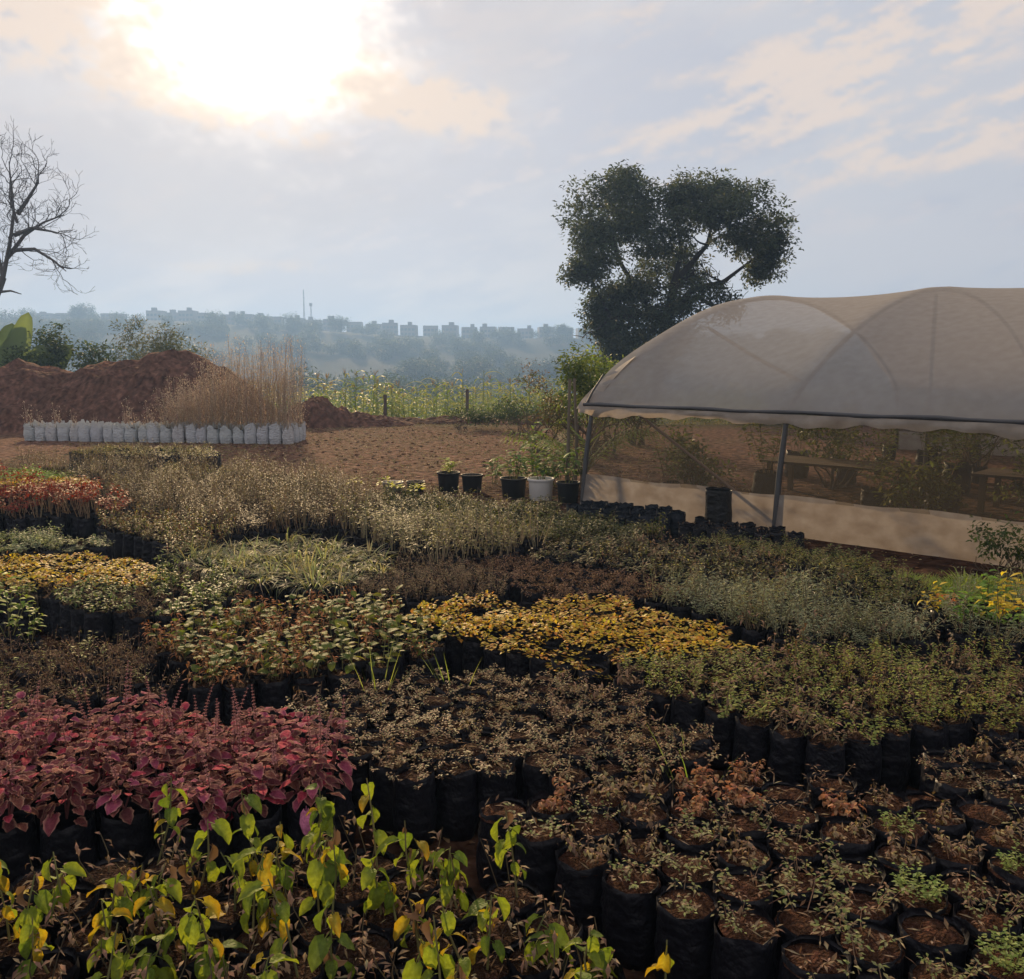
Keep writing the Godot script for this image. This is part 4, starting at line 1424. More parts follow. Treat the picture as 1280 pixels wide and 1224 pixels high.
	bed({"name": "potted_weed", "short": "grey-brown weed in the middle bed", "category": "potted plant", "front": "low grey-brown plant in a black bag on the front edge of the middle bed", "inner": "low grey-brown plant in a bag inside the middle bed", "group": "low grey-brown plants in the middle bed", "poly": [[-0.96, 3.71], [-0.79, 3.88], [-0.15, 4.17], [0.15, 4.06], [0.55, 3.71], [0.78, 3.34], [0.71, 3.19], [0.17, 3.06], [-0.33, 2.91], [-0.61, 3.30]], "pitch": 0.155, "h": 0.25, "soil": true, "plants": weeds, "extra": deadbits})

	# --- 4: bags of bare soil with sparse weeds, near right
	var sparse := several(5, func(): return bushy({"stems": 8, "h": [0.015, 0.06], "r": 0.06, "lean": 1.4, "per": 12, "from": 0.2, "ll": 0.014, "lw": 0.008, "cols": [Color(0.24, 0.26, 0.11), Color(0.17, 0.21, 0.07), Color(0.2, 0.14, 0.09), Color(0.27, 0.26, 0.14)], "stem": Color(0.2, 0.13, 0.09), "droop": 0.7, "sr": 0.0012}))
	var fresh := several(3, func(): return bushy({"stems": 14, "h": [0.03, 0.09], "r": 0.05, "lean": 0.7, "per": 18, "from": 0.1, "ll": 0.016, "lw": 0.01, "cols": [Color(0.22, 0.28, 0.08), Color(0.28, 0.33, 0.13), Color(0.16, 0.22, 0.06)], "stem": Color(0.14, 0.15, 0.06), "droop": 0.6, "sr": 0.0013}))
	var rusty := several(4, func(): return bushy({"gain": 1.0, "stems": 8, "h": [0.03, 0.085], "r": 0.055, "lean": 0.7, "per": 14, "from": 0.15, "ll": 0.03, "lw": 0.017, "cols": [Color(0.32, 0.13, 0.06), Color(0.27, 0.12, 0.08), Color(0.36, 0.19, 0.11), Color(0.22, 0.13, 0.07)], "stem": Color(0.18, 0.09, 0.06), "droop": 2.0, "mat": mats.dry, "ns": 2}))
	var orange := several(2, func(): return bushy({"stems": 4, "h": [0.03, 0.08], "r": 0.03, "lean": 0.5, "per": 7, "from": 0.4, "ll": 0.03, "lw": 0.02, "gain": 1.0, "cols": [Color(0.5, 0.16, 0.05), Color(0.4, 0.13, 0.06), Color(0.3, 0.1, 0.05)], "stem": Color(0.2, 0.09, 0.05), "droop": 2.2, "ns": 2}))
	var browncurl := several(4, func(): return bushy({"stems": 7, "h": [0.02, 0.09], "r": 0.06, "lean": 0.7, "per": 12, "from": 0.2, "ll": 0.026, "lw": 0.014, "cols": BRN + [Color(0.24, 0.2, 0.1)], "stem": stem, "droop": 2.0, "mat": mats.dry}))
	var sticks := several(4, func(): return bushy({"stems": 4, "h": [0.015, 0.06], "r": 0.06, "lean": 1.6, "per": 7, "from": 0.3, "ll": 0.02, "lw": 0.007, "cols": BRN, "stem": Color(0.16, 0.11, 0.08), "droop": 1.0, "mat": mats.dry, "sr": 0.0013}))
	var grow_soil := func(t: Node3D, p: Vector2, front: bool) -> void:
		var at := Vector3(0, 0.237, 0)
		if p.y > 2.72:
			var roll := rng.randf()
			if roll < 0.8:
				part("foliage", pick(orange) if roll < 0.1 else pick(rusty) if roll < 0.45 else pick(browncurl), t, at).scale = Vector3.ONE * rr(0.6, 1.15)
		elif p.y > 2.5 and rng.randf() < 0.6:
			part("foliage", pick(browncurl), t, at).scale = Vector3.ONE * rr(0.7, 1.0)
		elif p.x > 1.0 and rng.randf() < 0.45:
			part("foliage", pick(fresh), t, at).scale = Vector3.ONE * rr(0.7, 1.1)
		elif rng.randf() < 0.92:
			part("foliage", pick(sparse), t, at).scale = Vector3.ONE * rr(0.9, 1.5)
		if rng.randf() < 0.5:
			part("dry_growth", pick(sticks), t, at)
	bed({"name": "soil_bag", "short": "soil bag, near right bed", "category": "grow bag", "front": "black bag of brown soil on the left edge of the near right bed", "inner": "black bag of brown soil with sparse weeds inside the near right bed", "group": "soil bags with sparse weeds", "rim": 0.8, "poly": [[-0.10, 2.77], [0.17, 2.94], [0.74, 3.06], [1.15, 3.08], [1.40, 2.94], [1.75, 2.75], [1.28, 1.72], [0.77, 1.72], [0.53, 2.14], [0.28, 2.44]], "pitch": 0.178, "h": 0.25, "soil": true, "earth": Color(0.12, 0.062, 0.042), "grow": grow_soil})

	# --- 5: small-leaved green herbs, right
	var herb := several(9, func(): return bushy({"stems": 10, "h": [0.03, 0.11], "r": 0.065, "lean": 0.7, "per": 15, "from": 0.12, "ll": 0.019, "lw": 0.011, "cols": [Color(0.22, 0.26, 0.07), Color(0.28, 0.31, 0.08), Color(0.16, 0.2, 0.055), Color(0.23, 0.16, 0.09)], "stem": Color(0.15, 0.1, 0.06), "droop": 0.6, "sr": 0.0014}))
	var herb2 := several(3, func(): return bushy({"stems": 8, "h": [0.03, 0.1], "r": 0.06, "lean": 0.8, "per": 12, "from": 0.1, "ll": 0.016, "lw": 0.008, "cols": BRN + [Color(0.14, 0.15, 0.06)], "stem": stem, "droop": 1.0, "sr": 0.0014}))
	bed({"name": "potted_herb", "short": "green herb in the right bed", "category": "potted plant", "front": "small green herb in a tall black bag on the front edge of the right bed", "inner": "small green herb in a bag inside the right bed", "group": "green herbs in the right bed", "poly": [[0.39, 4.01], [0.75, 4.29], [1.47, 4.45], [2.56, 4.29], [2.06, 3.41], [1.69, 3.38], [1.26, 3.23], [0.86, 3.58]], "pitch": 0.155, "h": 0.26, "soil": true, "plants": herb + herb + herb2, "extra": deadbits})
	bed({"name": "potted_weed", "category": "potted plant", "front": "dry weed in a black bag in the small cluster at the right edge", "inner": "dry weed in a bag behind in the small cluster at the right edge", "group": "dry weeds at the right edge", "poly": [[1.43, 3.02], [1.62, 3.22], [2.0, 3.28], [1.86, 2.88], [1.60, 2.82]], "pitch": 0.16, "h": 0.25, "soil": true, "plants": weeds + browncurl})

	# --- 6: yellow mats, centre and left
	var YL := [Color(0.52, 0.38, 0.05), Color(0.6, 0.42, 0.05), Color(0.46, 0.36, 0.06), Color(0.52, 0.28, 0.06), Color(0.34, 0.3, 0.05), Color(0.42, 0.2, 0.06)]
	var yel := several(9, func(): return mat_plant(95, 0.09, YL, 0.026, 0.045))
	bed({"name": "yellow_bedding_plant", "short": "yellow plant in the central bed", "category": "potted plant", "front": "yellow-leaved bedding plant whose black bag shows on the front edge of the central yellow bed", "inner": "yellow-leaved bedding plant inside the central yellow bed", "group": "yellow bedding plants in the centre", "poly": [[-0.67, 5.04], [-0.39, 5.33], [0.50, 5.52], [1.00, 4.99], [1.19, 4.51], [0.75, 4.30], [0.30, 4.09], [-0.17, 4.59]], "pitch": 0.155, "h": 0.25, "plants": yel, "miss": 0.08})
	bed({"name": "yellow_bedding_plant", "short": "yellow plant in the left bed", "category": "potted plant", "front": "yellow-leaved bedding plant on the front edge of the yellow bed at the left", "inner": "yellow-leaved bedding plant inside the yellow bed at the left", "group": "yellow bedding plants at the left", "poly": [[-4.12, 6.51], [-3.31, 6.79], [-2.33, 6.20], [-2.46, 5.77], [-3.69, 5.81]], "pitch": 0.16, "h": 0.25, "plants": yel, "miss": 0.04})
	bed({"name": "yellow_bedding_plant", "category": "potted plant", "front": "yellow-leaved plant on the front edge of the far bed behind the red plants", "inner": "yellow-leaved plant in the far bed behind the red plants", "group": "yellow bedding plants behind the red ones", "poly": [[-6.45, 10.42], [-5.07, 10.62], [-4.72, 10.1], [-6.07, 9.62]], "pitch": 0.17, "h": 0.34, "plants": yel})

	# --- 7: round green leaves among rusty dead ones
	var rounds := []
	for k in 5:
		rounds.append(broad_leaf(0.05, 0.038, rr(0.3, 1.0), rr(0.05, 0.35), 0.04, fade.call(jit(Color(0.16, 0.22, 0.05), 0.25), jit(Color(0.2, 0.25, 0.06), 0.25), Color(0.25, 0.3, 0.1)), 0.75, 0.25, 0.0))
	for k in 2:
		rounds.append(broad_leaf(0.048, 0.036, 0.7, 0.2, 0.05, fade.call(Color(0.33, 0.36, 0.05), Color(0.4, 0.36, 0.05), Color(0.4, 0.4, 0.1)), 0.75, 0.25, 0.0))
	var rust_low := several(3, func(): return bushy({"stems": 5, "h": [0.05, 0.14], "r": 0.05, "lean": 0.4, "per": 10, "from": 0.2, "ll": 0.035, "lw": 0.015, "cols": [Color(0.25, 0.11, 0.05), Color(0.2, 0.12, 0.07), Color(0.3, 0.14, 0.07)], "stem": stem, "droop": 1.6, "mat": mats.dry}))
	var grow_round := func(t: Node3D, p: Vector2, front: bool) -> void:
		var dry := rng.randf() < 0.42 + 0.35 * sm(-1.1, -1.9, p.x)
		if dry or rng.randf() < 0.3:
			part("dry_growth", pick(rust_low), t, Vector3(0, 0.24, 0))
		if dry and rng.randf() < 0.6:
			return
		for s in 4:
			var m := MB.new()
			var a := rr(0, TAU)
			var h := rr(0.05, 0.17)
			var foot := Vector3(cos(a), 0, sin(a)) * 0.03 + Vector3(0, 0.24, 0)
			var tip := foot + Vector3(cos(a) * 0.35, 1, sin(a) * 0.35) * h
			m.tube([foot, foot.lerp(tip, 0.5), tip], [0.002, 0.0018, 0.0012], 4, Color(0.17, 0.17, 0.08))
			part("stem", m.make(mats.stem), t)
			for k in 4:
				var b := k * 2.2 + rr(-0.5, 0.5)
				leaf_at(t, pick(rounds), foot.lerp(tip, lerpf(0.35, 1.0, k / 3.0)), Vector3(cos(b), rr(0.0, 0.9), sin(b)).normalized(), rr(0.6, 1.15))
	bed({"name": "round_leaved_plant", "short": "round-leaved plant beside the yellow bed", "category": "potted plant", "front": "round-leaved green plant in a black bag on the front edge beside the central yellow bed", "inner": "round-leaved plant among rusty dead leaves left of the central yellow bed", "group": "round-leaved green plants", "poly": [[-1.96, 4.55], [-1.58, 5.10], [-0.77, 5.30], [-0.40, 4.73], [-0.27, 4.51], [-0.61, 4.14], [-1.42, 3.95]], "pitch": 0.16, "h": 0.25, "soil": true, "grow": grow_round})

	# --- 8: dead weeds, left
	var midg_thin := several(3, func(): return bushy({"stems": 4, "h": [0.03, 0.09], "r": 0.05, "lean": 0.6, "per": 8, "from": 0.2, "ll": 0.022, "lw": 0.011, "cols": [Color(0.22, 0.24, 0.08), Color(0.17, 0.2, 0.06)], "stem": stem, "droop": 0.8}))
	var deadw := several(5, func(): return bushy({"stems": 13, "h": [0.04, 0.15], "r": 0.07, "lean": 0.9, "per": 5, "from": 0.2, "ll": 0.022, "lw": 0.006, "cols": BRN + [Color(0.2, 0.17, 0.08)], "stem": Color(0.17, 0.11, 0.075), "droop": 1.0, "mat": mats.dry, "sr": 0.0014}))
	bed({"name": "dead_potted_weed", "short": "dead weed behind the coleus bed", "category": "potted plant", "front": "dead brown weed in a black bag just behind the coleus bed", "inner": "dead brown weed in a bag between the coleus and the yellow bed at the left", "group": "dead brown weeds behind the coleus", "poly": [[-2.86, 4.45], [-2.03, 4.52], [-1.52, 3.99], [-1.44, 3.85], [-2.29, 3.54]], "pitch": 0.16, "h": 0.25, "soil": true, "plants": deadw, "extra": midg_thin})

	# --- 9: green plants before the left yellow bed
	var midg := several(5, func(): return bushy({"stems": 7, "h": [0.06, 0.17], "r": 0.05, "lean": 0.6, "per": 10, "from": 0.25, "ll": 0.04, "lw": 0.017, "cols": [Color(0.13, 0.18, 0.06), Color(0.17, 0.21, 0.08), Color(0.1, 0.13, 0.05)], "stem": Color(0.14, 0.13, 0.07), "droop": 1.2, "ns": 2}))
	bed({"name": "leafy_bedding_plant", "short": "leafy plant below left yellow bed", "category": "potted plant", "front": "green leafy plant in a tall black bag below the left yellow bed, front edge", "inner": "green leafy plant right in front of the left yellow bed", "group": "green plants before the left yellow bed", "poly": [[-3.62, 5.70], [-2.47, 5.66], [-2.25, 6.06], [-1.65, 5.68], [-1.83, 5.15], [-2.22, 4.97], [-2.93, 5.46], [-3.55, 5.58]], "pitch": 0.165, "h": 0.26, "soil": true, "plants": midg + midg + deadw})

	# --- 10: pale succulents
	var succ := several(3, func(): return bushy({"stems": 12, "h": [0.04, 0.11], "r": 0.07, "lean": 0.7, "per": 12, "from": 0.3, "ll": 0.03, "lw": 0.014, "cols": [Color(0.24, 0.28, 0.17), Color(0.3, 0.33, 0.21), Color(0.17, 0.21, 0.11)], "stem": Color(0.17, 0.17, 0.1), "droop": 0.4}))
	bed({"name": "pale_green_plant", "short": "pale plant behind left yellow bed", "category": "potted plant", "front": "pale grey-green plant on the front edge behind the left yellow bed", "inner": "pale grey-green plant behind the left yellow bed", "group": "pale grey-green plants at the left", "poly": [[-4.44, 7.04], [-3.95, 7.57], [-3.24, 7.04], [-3.53, 6.83], [-4.22, 6.75]], "pitch": 0.17, "h": 0.25, "plants": succ})

	# --- 11: red tops on bare stems
	var redt := several(5, func(): return bushy({"gain": 0.75, "stems": 5, "h": [0.2, 0.3], "r": 0.04, "lean": 0.3, "per": 11, "from": 0.72, "ll": 0.055, "lw": 0.024, "cols": [Color(0.42, 0.05, 0.035), Color(0.5, 0.08, 0.04), Color(0.32, 0.04, 0.035), Color(0.4, 0.14, 0.05)], "stem": Color(0.3, 0.22, 0.14), "droop": 0.9, "sr": 0.003}))
	bed({"name": "red_topped_plant", "short": "red-topped plant in the left bed", "category": "potted plant", "front": "red-topped plant on bare stems, front edge of the red bed at the left", "inner": "red-topped plant on bare stems inside the red bed at the left", "group": "red-topped plants at the left", "poly": [[-5.86, 9.30], [-4.68, 9.64], [-3.85, 8.95], [-3.68, 8.37], [-4.24, 8.60], [-5.32, 8.46]], "pitch": 0.17, "h": 0.22, "plants": redt})
	var bright := several(3, func(): return bushy({"stems": 10, "h": [0.07, 0.16], "r": 0.07, "lean": 0.6, "per": 14, "from": 0.2, "ll": 0.045, "lw": 0.018, "cols": [Color(0.2, 0.3, 0.06), Color(0.26, 0.36, 0.08), Color(0.15, 0.24, 0.05)], "stem": Color(0.15, 0.18, 0.07), "droop": 0.8}))
	bed({"name": "bright_green_plant", "category": "potted plant", "front": "bright green plant on the front edge of the far left bed", "inner": "bright green plant inside the far left bed", "group": "bright green plants far left", "poly": [[-6.98, 11.18], [-6.24, 11.66], [-5.44, 11.18], [-5.71, 10.72], [-6.66, 10.72]], "pitch": 0.18, "h": 0.25, "plants": bright})

	# --- 12: the wide bed of thin brown stems
	var thin := several(9, func(): return bushy({"gain": 0.85, "stems": 7, "h": [0.16, 0.34], "r": 0.06, "lean": 0.3, "per": 13, "from": 0.35, "ll": 0.03, "lw": 0.012, "cols": [Color(0.17, 0.13, 0.07), Color(0.2, 0.17, 0.08), Color(0.14, 0.1, 0.06), Color(0.22, 0.2, 0.08), Color(0.2, 0.11, 0.07)], "stem": Color(0.24, 0.18, 0.11), "droop": 0.9, "sr": 0.0024}))
	bed({"name": "thin_stemmed_plant", "category": "potted plant", "front": "thin brown-stemmed plant on the front edge of the wide brown bed", "inner": "thin brown-stemmed plant inside the wide brown bed before the white bags", "group": "thin brown-stemmed plants", "poly": [[-4.66, 9.93], [-4.27, 10.88], [-2.16, 11.02], [-1.25, 8.74], [-1.70, 7.88], [-2.66, 7.57], [-3.42, 8.29]], "pitch": 0.178, "h": 0.24, "plants": thin})
	var russ := several(4, func(): return bushy({"gain": 0.95, "stems": 8, "h": [0.07, 0.2], "r": 0.06, "lean": 0.5, "per": 13, "from": 0.2, "ll": 0.035, "lw": 0.015, "cols": [Color(0.2, 0.1, 0.055), Color(0.24, 0.15, 0.07), Color(0.2, 0.21, 0.08), Color(0.26, 0.26, 0.09)], "stem": stem, "droop": 1.1}))
	bed({"name": "russet_plant", "short": "russet plant along the dark aisle", "category": "potted plant", "front": "russet and green plant in a bag along the dark aisle, front edge", "inner": "russet and green plant between the red bed and the silvery bed", "group": "russet and green plants", "poly": [[-3.74, 8.08], [-2.97, 8.08], [-2.28, 7.43], [-2.52, 6.73]], "pitch": 0.17, "h": 0.24, "plants": russ})

	# --- 13: silvery straw-like tufts and brown fluff
	var straw := several(6, func(): return blade_plant(42, 0.2, 0.009, [Color(0.36, 0.33, 0.22), Color(0.28, 0.29, 0.16), Color(0.42, 0.38, 0.29), Color(0.22, 0.2, 0.12), Color(0.25, 0.3, 0.17)], 0.06, 0.9, 2.2))
	bed({"name": "silvery_tuft", "short": "silvery tuft in the pale bed", "category": "potted plant", "front": "silvery straw-like tuft in a black bag along the dark aisle", "inner": "silvery straw-like tuft inside the pale bed left of centre", "group": "silvery straw-like tufts", "poly": [[-2.52, 6.68], [-2.23, 7.30], [-1.61, 7.43], [-0.92, 6.79], [-0.91, 6.20], [-1.09, 5.70], [-1.65, 5.88]], "pitch": 0.165, "h": 0.24, "plants": straw})
	var fluff := several(4, func(): return bushy({"gain": 1.0, "stems": 15, "h": [0.05, 0.14], "r": 0.075, "lean": 0.7, "per": 12, "from": 0.2, "ll": 0.018, "lw": 0.007, "cols": [Color(0.25, 0.18, 0.12), Color(0.19, 0.13, 0.085), Color(0.22, 0.19, 0.11)], "stem": Color(0.2, 0.14, 0.1), "droop": 0.8, "mat": mats.dry, "sr": 0.0014}))
	bed({"name": "brown_fluffy_plant", "short": "fluffy plant, small brown bed", "category": "potted plant", "front": "fluffy brown plant on the front edge behind the round-leaved plants", "inner": "fluffy brown plant behind the round-leaved plants", "group": "fluffy brown plants", "poly": [[-0.89, 6.15], [-0.47, 6.46], [0.05, 5.62], [-0.40, 5.46], [-0.69, 5.43], [-1.01, 5.58]], "pitch": 0.16, "h": 0.25, "plants": fluff})

	# --- 14: dark green, yellowish stems, dead mats, cream-leaved, low green, lavender
	var dark := several(5, func(): return bushy({"gain": 0.85, "stems": 9, "h": [0.05, 0.14], "r": 0.07, "lean": 0.6, "per": 12, "from": 0.2, "ll": 0.042, "lw": 0.02, "cols": [Color(0.055, 0.075, 0.028), Color(0.08, 0.1, 0.035), Color(0.045, 0.06, 0.025), Color(0.14, 0.15, 0.05)], "stem": stem, "droop": 0.8}))
	bed({"name": "dark_green_plant", "category": "potted plant", "front": "low dark green plant on the front edge of the bed before the big pots", "inner": "low dark green plant inside the bed before the big pots", "group": "low dark green plants", "poly": [[-1.94, 10.32], [-1.14, 10.3], [0.40, 9.2], [1.40, 7.95], [0.80, 7.43], [-0.28, 7.88], [-1.18, 8.74]], "pitch": 0.18, "h": 0.17, "plants": dark})
	var ystem := several(5, func(): return bushy({"gain": 0.9, "stems": 7, "h": [0.1, 0.26], "r": 0.06, "lean": 0.35, "per": 9, "from": 0.4, "ll": 0.045, "lw": 0.012, "cols": [Color(0.25, 0.25, 0.08), Color(0.19, 0.2, 0.07), Color(0.17, 0.12, 0.06), Color(0.32, 0.3, 0.1)], "stem": Color(0.3, 0.25, 0.16), "droop": 0.7, "sr": 0.0026}))
	bed({"name": "straw_stemmed_plant", "short": "straw-stemmed plant right of silvery bed", "category": "potted plant", "front": "straw-stemmed plant with yellowish leaves, front edge right of the silvery bed", "inner": "straw-stemmed plant with yellowish leaves right of the silvery bed", "group": "straw-stemmed plants", "poly": [[-1.55, 7.80], [-1.16, 8.55], [-0.14, 7.72], [0.26, 7.30], [0.00, 6.73], [-0.59, 6.51], [-0.87, 6.85]], "pitch": 0.17, "h": 0.24, "plants": ystem})
	var deadm := several(4, func(): return bushy({"gain": 1.05, "stems": 12, "h": [0.02, 0.07], "r": 0.08, "lean": 1.3, "per": 10, "from": 0.1, "ll": 0.024, "lw": 0.008, "cols": [Color(0.19, 0.115, 0.075), Color(0.14, 0.085, 0.055), Color(0.23, 0.15, 0.1)], "stem": Color(0.18, 0.12, 0.085), "droop": 1.0, "mat": mats.dry, "sr": 0.0014}))
	bed({"name": "dead_potted_weed", "short": "dead plant behind central yellow bed", "category": "potted plant", "front": "flat dead brown plant on the front edge behind the central yellow bed", "inner": "flat dead brown plant behind the central yellow bed", "group": "flat dead plants behind the central yellow bed", "poly": [[-0.44, 6.46], [0.00, 6.65], [0.88, 6.06], [1.17, 5.58], [0.64, 5.42], [0.12, 5.56]], "pitch": 0.16, "h": 0.24, "soil": true, "plants": deadm})
	var cream := several(5, func(): return bushy({"gain": 1.0, "stems": 6, "h": [0.03, 0.1], "r": 0.06, "lean": 0.7, "per": 8, "from": 0.3, "ll": 0.04, "lw": 0.018, "cols": [Color(0.07, 0.08, 0.035), Color(0.1, 0.11, 0.05), Color(0.34, 0.3, 0.16), Color(0.1, 0.07, 0.045), Color(0.06, 0.055, 0.03)], "stem": stem, "droop": 1.0}))
	bed({"name": "cream_leaved_plant", "short": "cream-leaved plant below plantless bags", "category": "potted plant", "front": "dark plant with a few cream leaves, front edge of the bed below the empty bags", "inner": "dark plant with a few cream leaves in the bed below the empty bags", "group": "dark plants with cream leaves", "poly": [[0.06, 6.68], [0.33, 7.23], [1.06, 7.33], [1.96, 6.79], [2.29, 6.01], [2.28, 5.46], [1.83, 5.58], [1.23, 5.66], [0.89, 6.15]], "pitch": 0.165, "h": 0.24, "plants": cream, "extra": deadbits})
	var lowg := several(4, func(): return bushy({"stems": 11, "h": [0.03, 0.11], "r": 0.08, "lean": 0.8, "per": 13, "from": 0.1, "ll": 0.026, "lw": 0.012, "cols": [Color(0.13, 0.16, 0.05), Color(0.18, 0.19, 0.06), Color(0.17, 0.13, 0.07), Color(0.1, 0.12, 0.04)], "stem": stem, "droop": 0.8}))
	bed({"name": "low_green_plant", "category": "potted plant", "front": "low green plant on the front edge of the strip along the greenhouse", "inner": "low green plant in the strip along the greenhouse skirt", "group": "low green plants along the greenhouse", "poly": [[1.43, 7.57], [2.0, 7.65], [2.62, 7.0], [2.80, 6.3], [2.75, 5.62], [2.33, 5.46], [2.30, 6.01], [1.98, 6.85]], "pitch": 0.17, "h": 0.2, "plants": lowg})
	var lav := several(5, func(): return bushy({"stems": 14, "h": [0.09, 0.22], "r": 0.06, "lean": 0.65, "per": 14, "from": 0.15, "ll": 0.034, "lw": 0.0085, "cols": [Color(0.21, 0.24, 0.16), Color(0.27, 0.3, 0.2), Color(0.17, 0.19, 0.11), Color(0.25, 0.24, 0.13)], "stem": Color(0.19, 0.17, 0.11), "droop": 0.6}))
	bed({"name": "grey_leaved_plant", "short": "narrow-leaved plant, grey-green right bed", "category": "potted plant", "front": "grey-green narrow-leaved plant on the front edge right of the central yellow bed", "inner": "grey-green narrow-leaved plant right of the central yellow bed", "group": "grey-green narrow-leaved plants", "poly": [[0.84, 5.43], [1.27, 5.58], [1.76, 5.39], [2.22, 4.97], [2.20, 4.60], [1.71, 4.53], [1.32, 4.79]], "pitch": 0.16, "h": 0.25, "plants": lav, "extra": deadbits})
	var mixes := several(2, func(): return bushy({"stems": 5, "h": [0.12, 0.24], "r": 0.04, "lean": 0.4, "per": 8, "from": 0.4, "ll": 0.055, "lw": 0.032, "cols": [Color(0.5, 0.38, 0.04), Color(0.4, 0.34, 0.04)], "stem": stem, "droop": 1.0, "ns": 2})) + several(2, func(): return bushy({"stems": 5, "h": [0.1, 0.2], "r": 0.04, "lean": 0.4, "per": 8, "from": 0.3, "ll": 0.06, "lw": 0.04, "cols": [Color(0.16, 0.28, 0.05), Color(0.12, 0.22, 0.04)], "stem": stem, "droop": 0.8, "ns": 2})) + several(1, func(): return bushy({"stems": 4, "h": [0.15, 0.24], "r": 0.03, "lean": 0.3, "per": 8, "from": 0.5, "ll": 0.045, "lw": 0.022, "cols": [Color(0.5, 0.16, 0.05), Color(0.42, 0.2, 0.07)], "stem": stem, "droop": 1.5, "ns": 2}))
	bed({"name": "mixed_potted_plant", "category": "potted plant", "front": "yellow, green or orange leafy plant at the right edge, front of its bed", "inner": "yellow, green or orange leafy plant at the right edge, inside its bed", "group": "mixed leafy plants at the right edge", "poly": [[2.30, 5.04], [2.74, 5.42], [3.4, 5.42], [2.9, 4.51], [2.24, 4.55]], "pitch": 0.17, "h": 0.25, "plants": mixes + lav})

	# --- 15: back rows
	var tiny := several(4, func(): return bushy({"stems": 6, "h": [0.03, 0.1], "r": 0.06, "lean": 0.5, "per": 8, "from": 0.2, "ll": 0.04, "lw": 0.016, "cols": [Color(0.17, 0.19, 0.06), Color(0.2, 0.17, 0.07), Color(0.13, 0.1, 0.06), Color(0.3, 0.28, 0.08)], "stem": stem, "droop": 0.8}))
	bed({"name": "back_row_plant", "category": "potted plant", "front": "small bagged plant on the front edge of the block before the white bags", "inner": "small plant in a black bag in the last block before the white bags", "group": "plants in the last block", "poly": [[-6.9, 14.10], [-6.9, 15.05], [-4.92, 14.87], [-4.40, 13.4], [-6.13, 13.61]], "pitch": 0.2, "h": 0.3, "plants": tiny})
	bed({"name": "far_left_plant", "category": "potted plant", "front": "small brown-green plant on the front edge of the loose bed at the back left", "inner": "small brown-green plant in the loose bed at the back left", "group": "small plants at the back left", "poly": [[-7.6, 12.01], [-6.34, 13.0], [-4.55, 12.85], [-2.46, 11.50], [-4.39, 11.18], [-4.89, 10.6]], "pitch": 0.2, "h": 0.22, "plants": tiny + thin})

	# --- 16: bundles of empty, blue-black bags along the greenhouse
	var hollow := several(4, func(): return soil_mesh(0.075, Color(0.03, 0.026, 0.026)))
	var grow_none := func(t: Node3D, p: Vector2, front: bool) -> void:
		part("soil", pick(hollow), t, Vector3(0, 0.19, 0))
	bed({"name": "filled_bag", "category": "grow bag", "front": "blue-black bag without a plant in the front row below the greenhouse corner", "inner": "blue-black bag without a plant behind the front row below the greenhouse corner", "group": "plantless bags by the greenhouse corner", "poly": [[0.30, 8.86], [0.74, 9.45], [1.66, 8.94], [1.58, 8.40], [0.60, 8.42]], "pitch": 0.155, "h": 0.26, "bag": Color(0.013, 0.016, 0.026), "grow": grow_none})
	bed({"name": "filled_bag", "category": "grow bag", "front": "black bag without a plant in the front row beside the big black pot", "inner": "black bag without a plant behind the front row beside the big black pot", "group": "plantless bags by the big black pot", "poly": [[1.50, 8.35], [1.72, 8.62], [2.42, 8.02], [2.52, 7.72], [1.75, 7.85]], "pitch": 0.155, "h": 0.22, "bag": Color(0.012, 0.013, 0.018), "grow": grow_none})

# ------------------------------------------------------------------ single things and ground litter
func pot(called: String, label: String, at: Vector3, r: float, h: float, col: Color, mat: Material, taper := 0.85) -> Node3D:
	var o := thing(called, label, "pot", at, "", rr(0, TAU))
	var m := MB.new()
	var pts := [[0.0, 0.0], [r * taper, 0.0], [r * 0.97, h * 0.9], [r * 1.06, h * 0.9], [r * 1.06, h], [r * 0.95, h], [r * 0.9, h * 0.82]]
	for i in pts.size():
		for k in 20:
			var a := TAU * k / 20.0
			m.add(Vector3(cos(a) * pts[i][0], pts[i][1], sin(a) * pts[i][0]), Vector3.UP, col)
	for i in pts.size() - 1:
		for k in 20:
			var a := i * 20 + k
			var b := i * 20 + (k + 1) % 20
			m.tri(a, a + 20, b + 20); m.tri(a, b + 20, b)
	smooth(m)
	var w := part("pot_wall", m.make(mat), o)
	part("soil", soil_mesh(r * 0.9, Color(0.1, 0.06, 0.045)), w, Vector3(0, h * 0.86, 0))
	return o

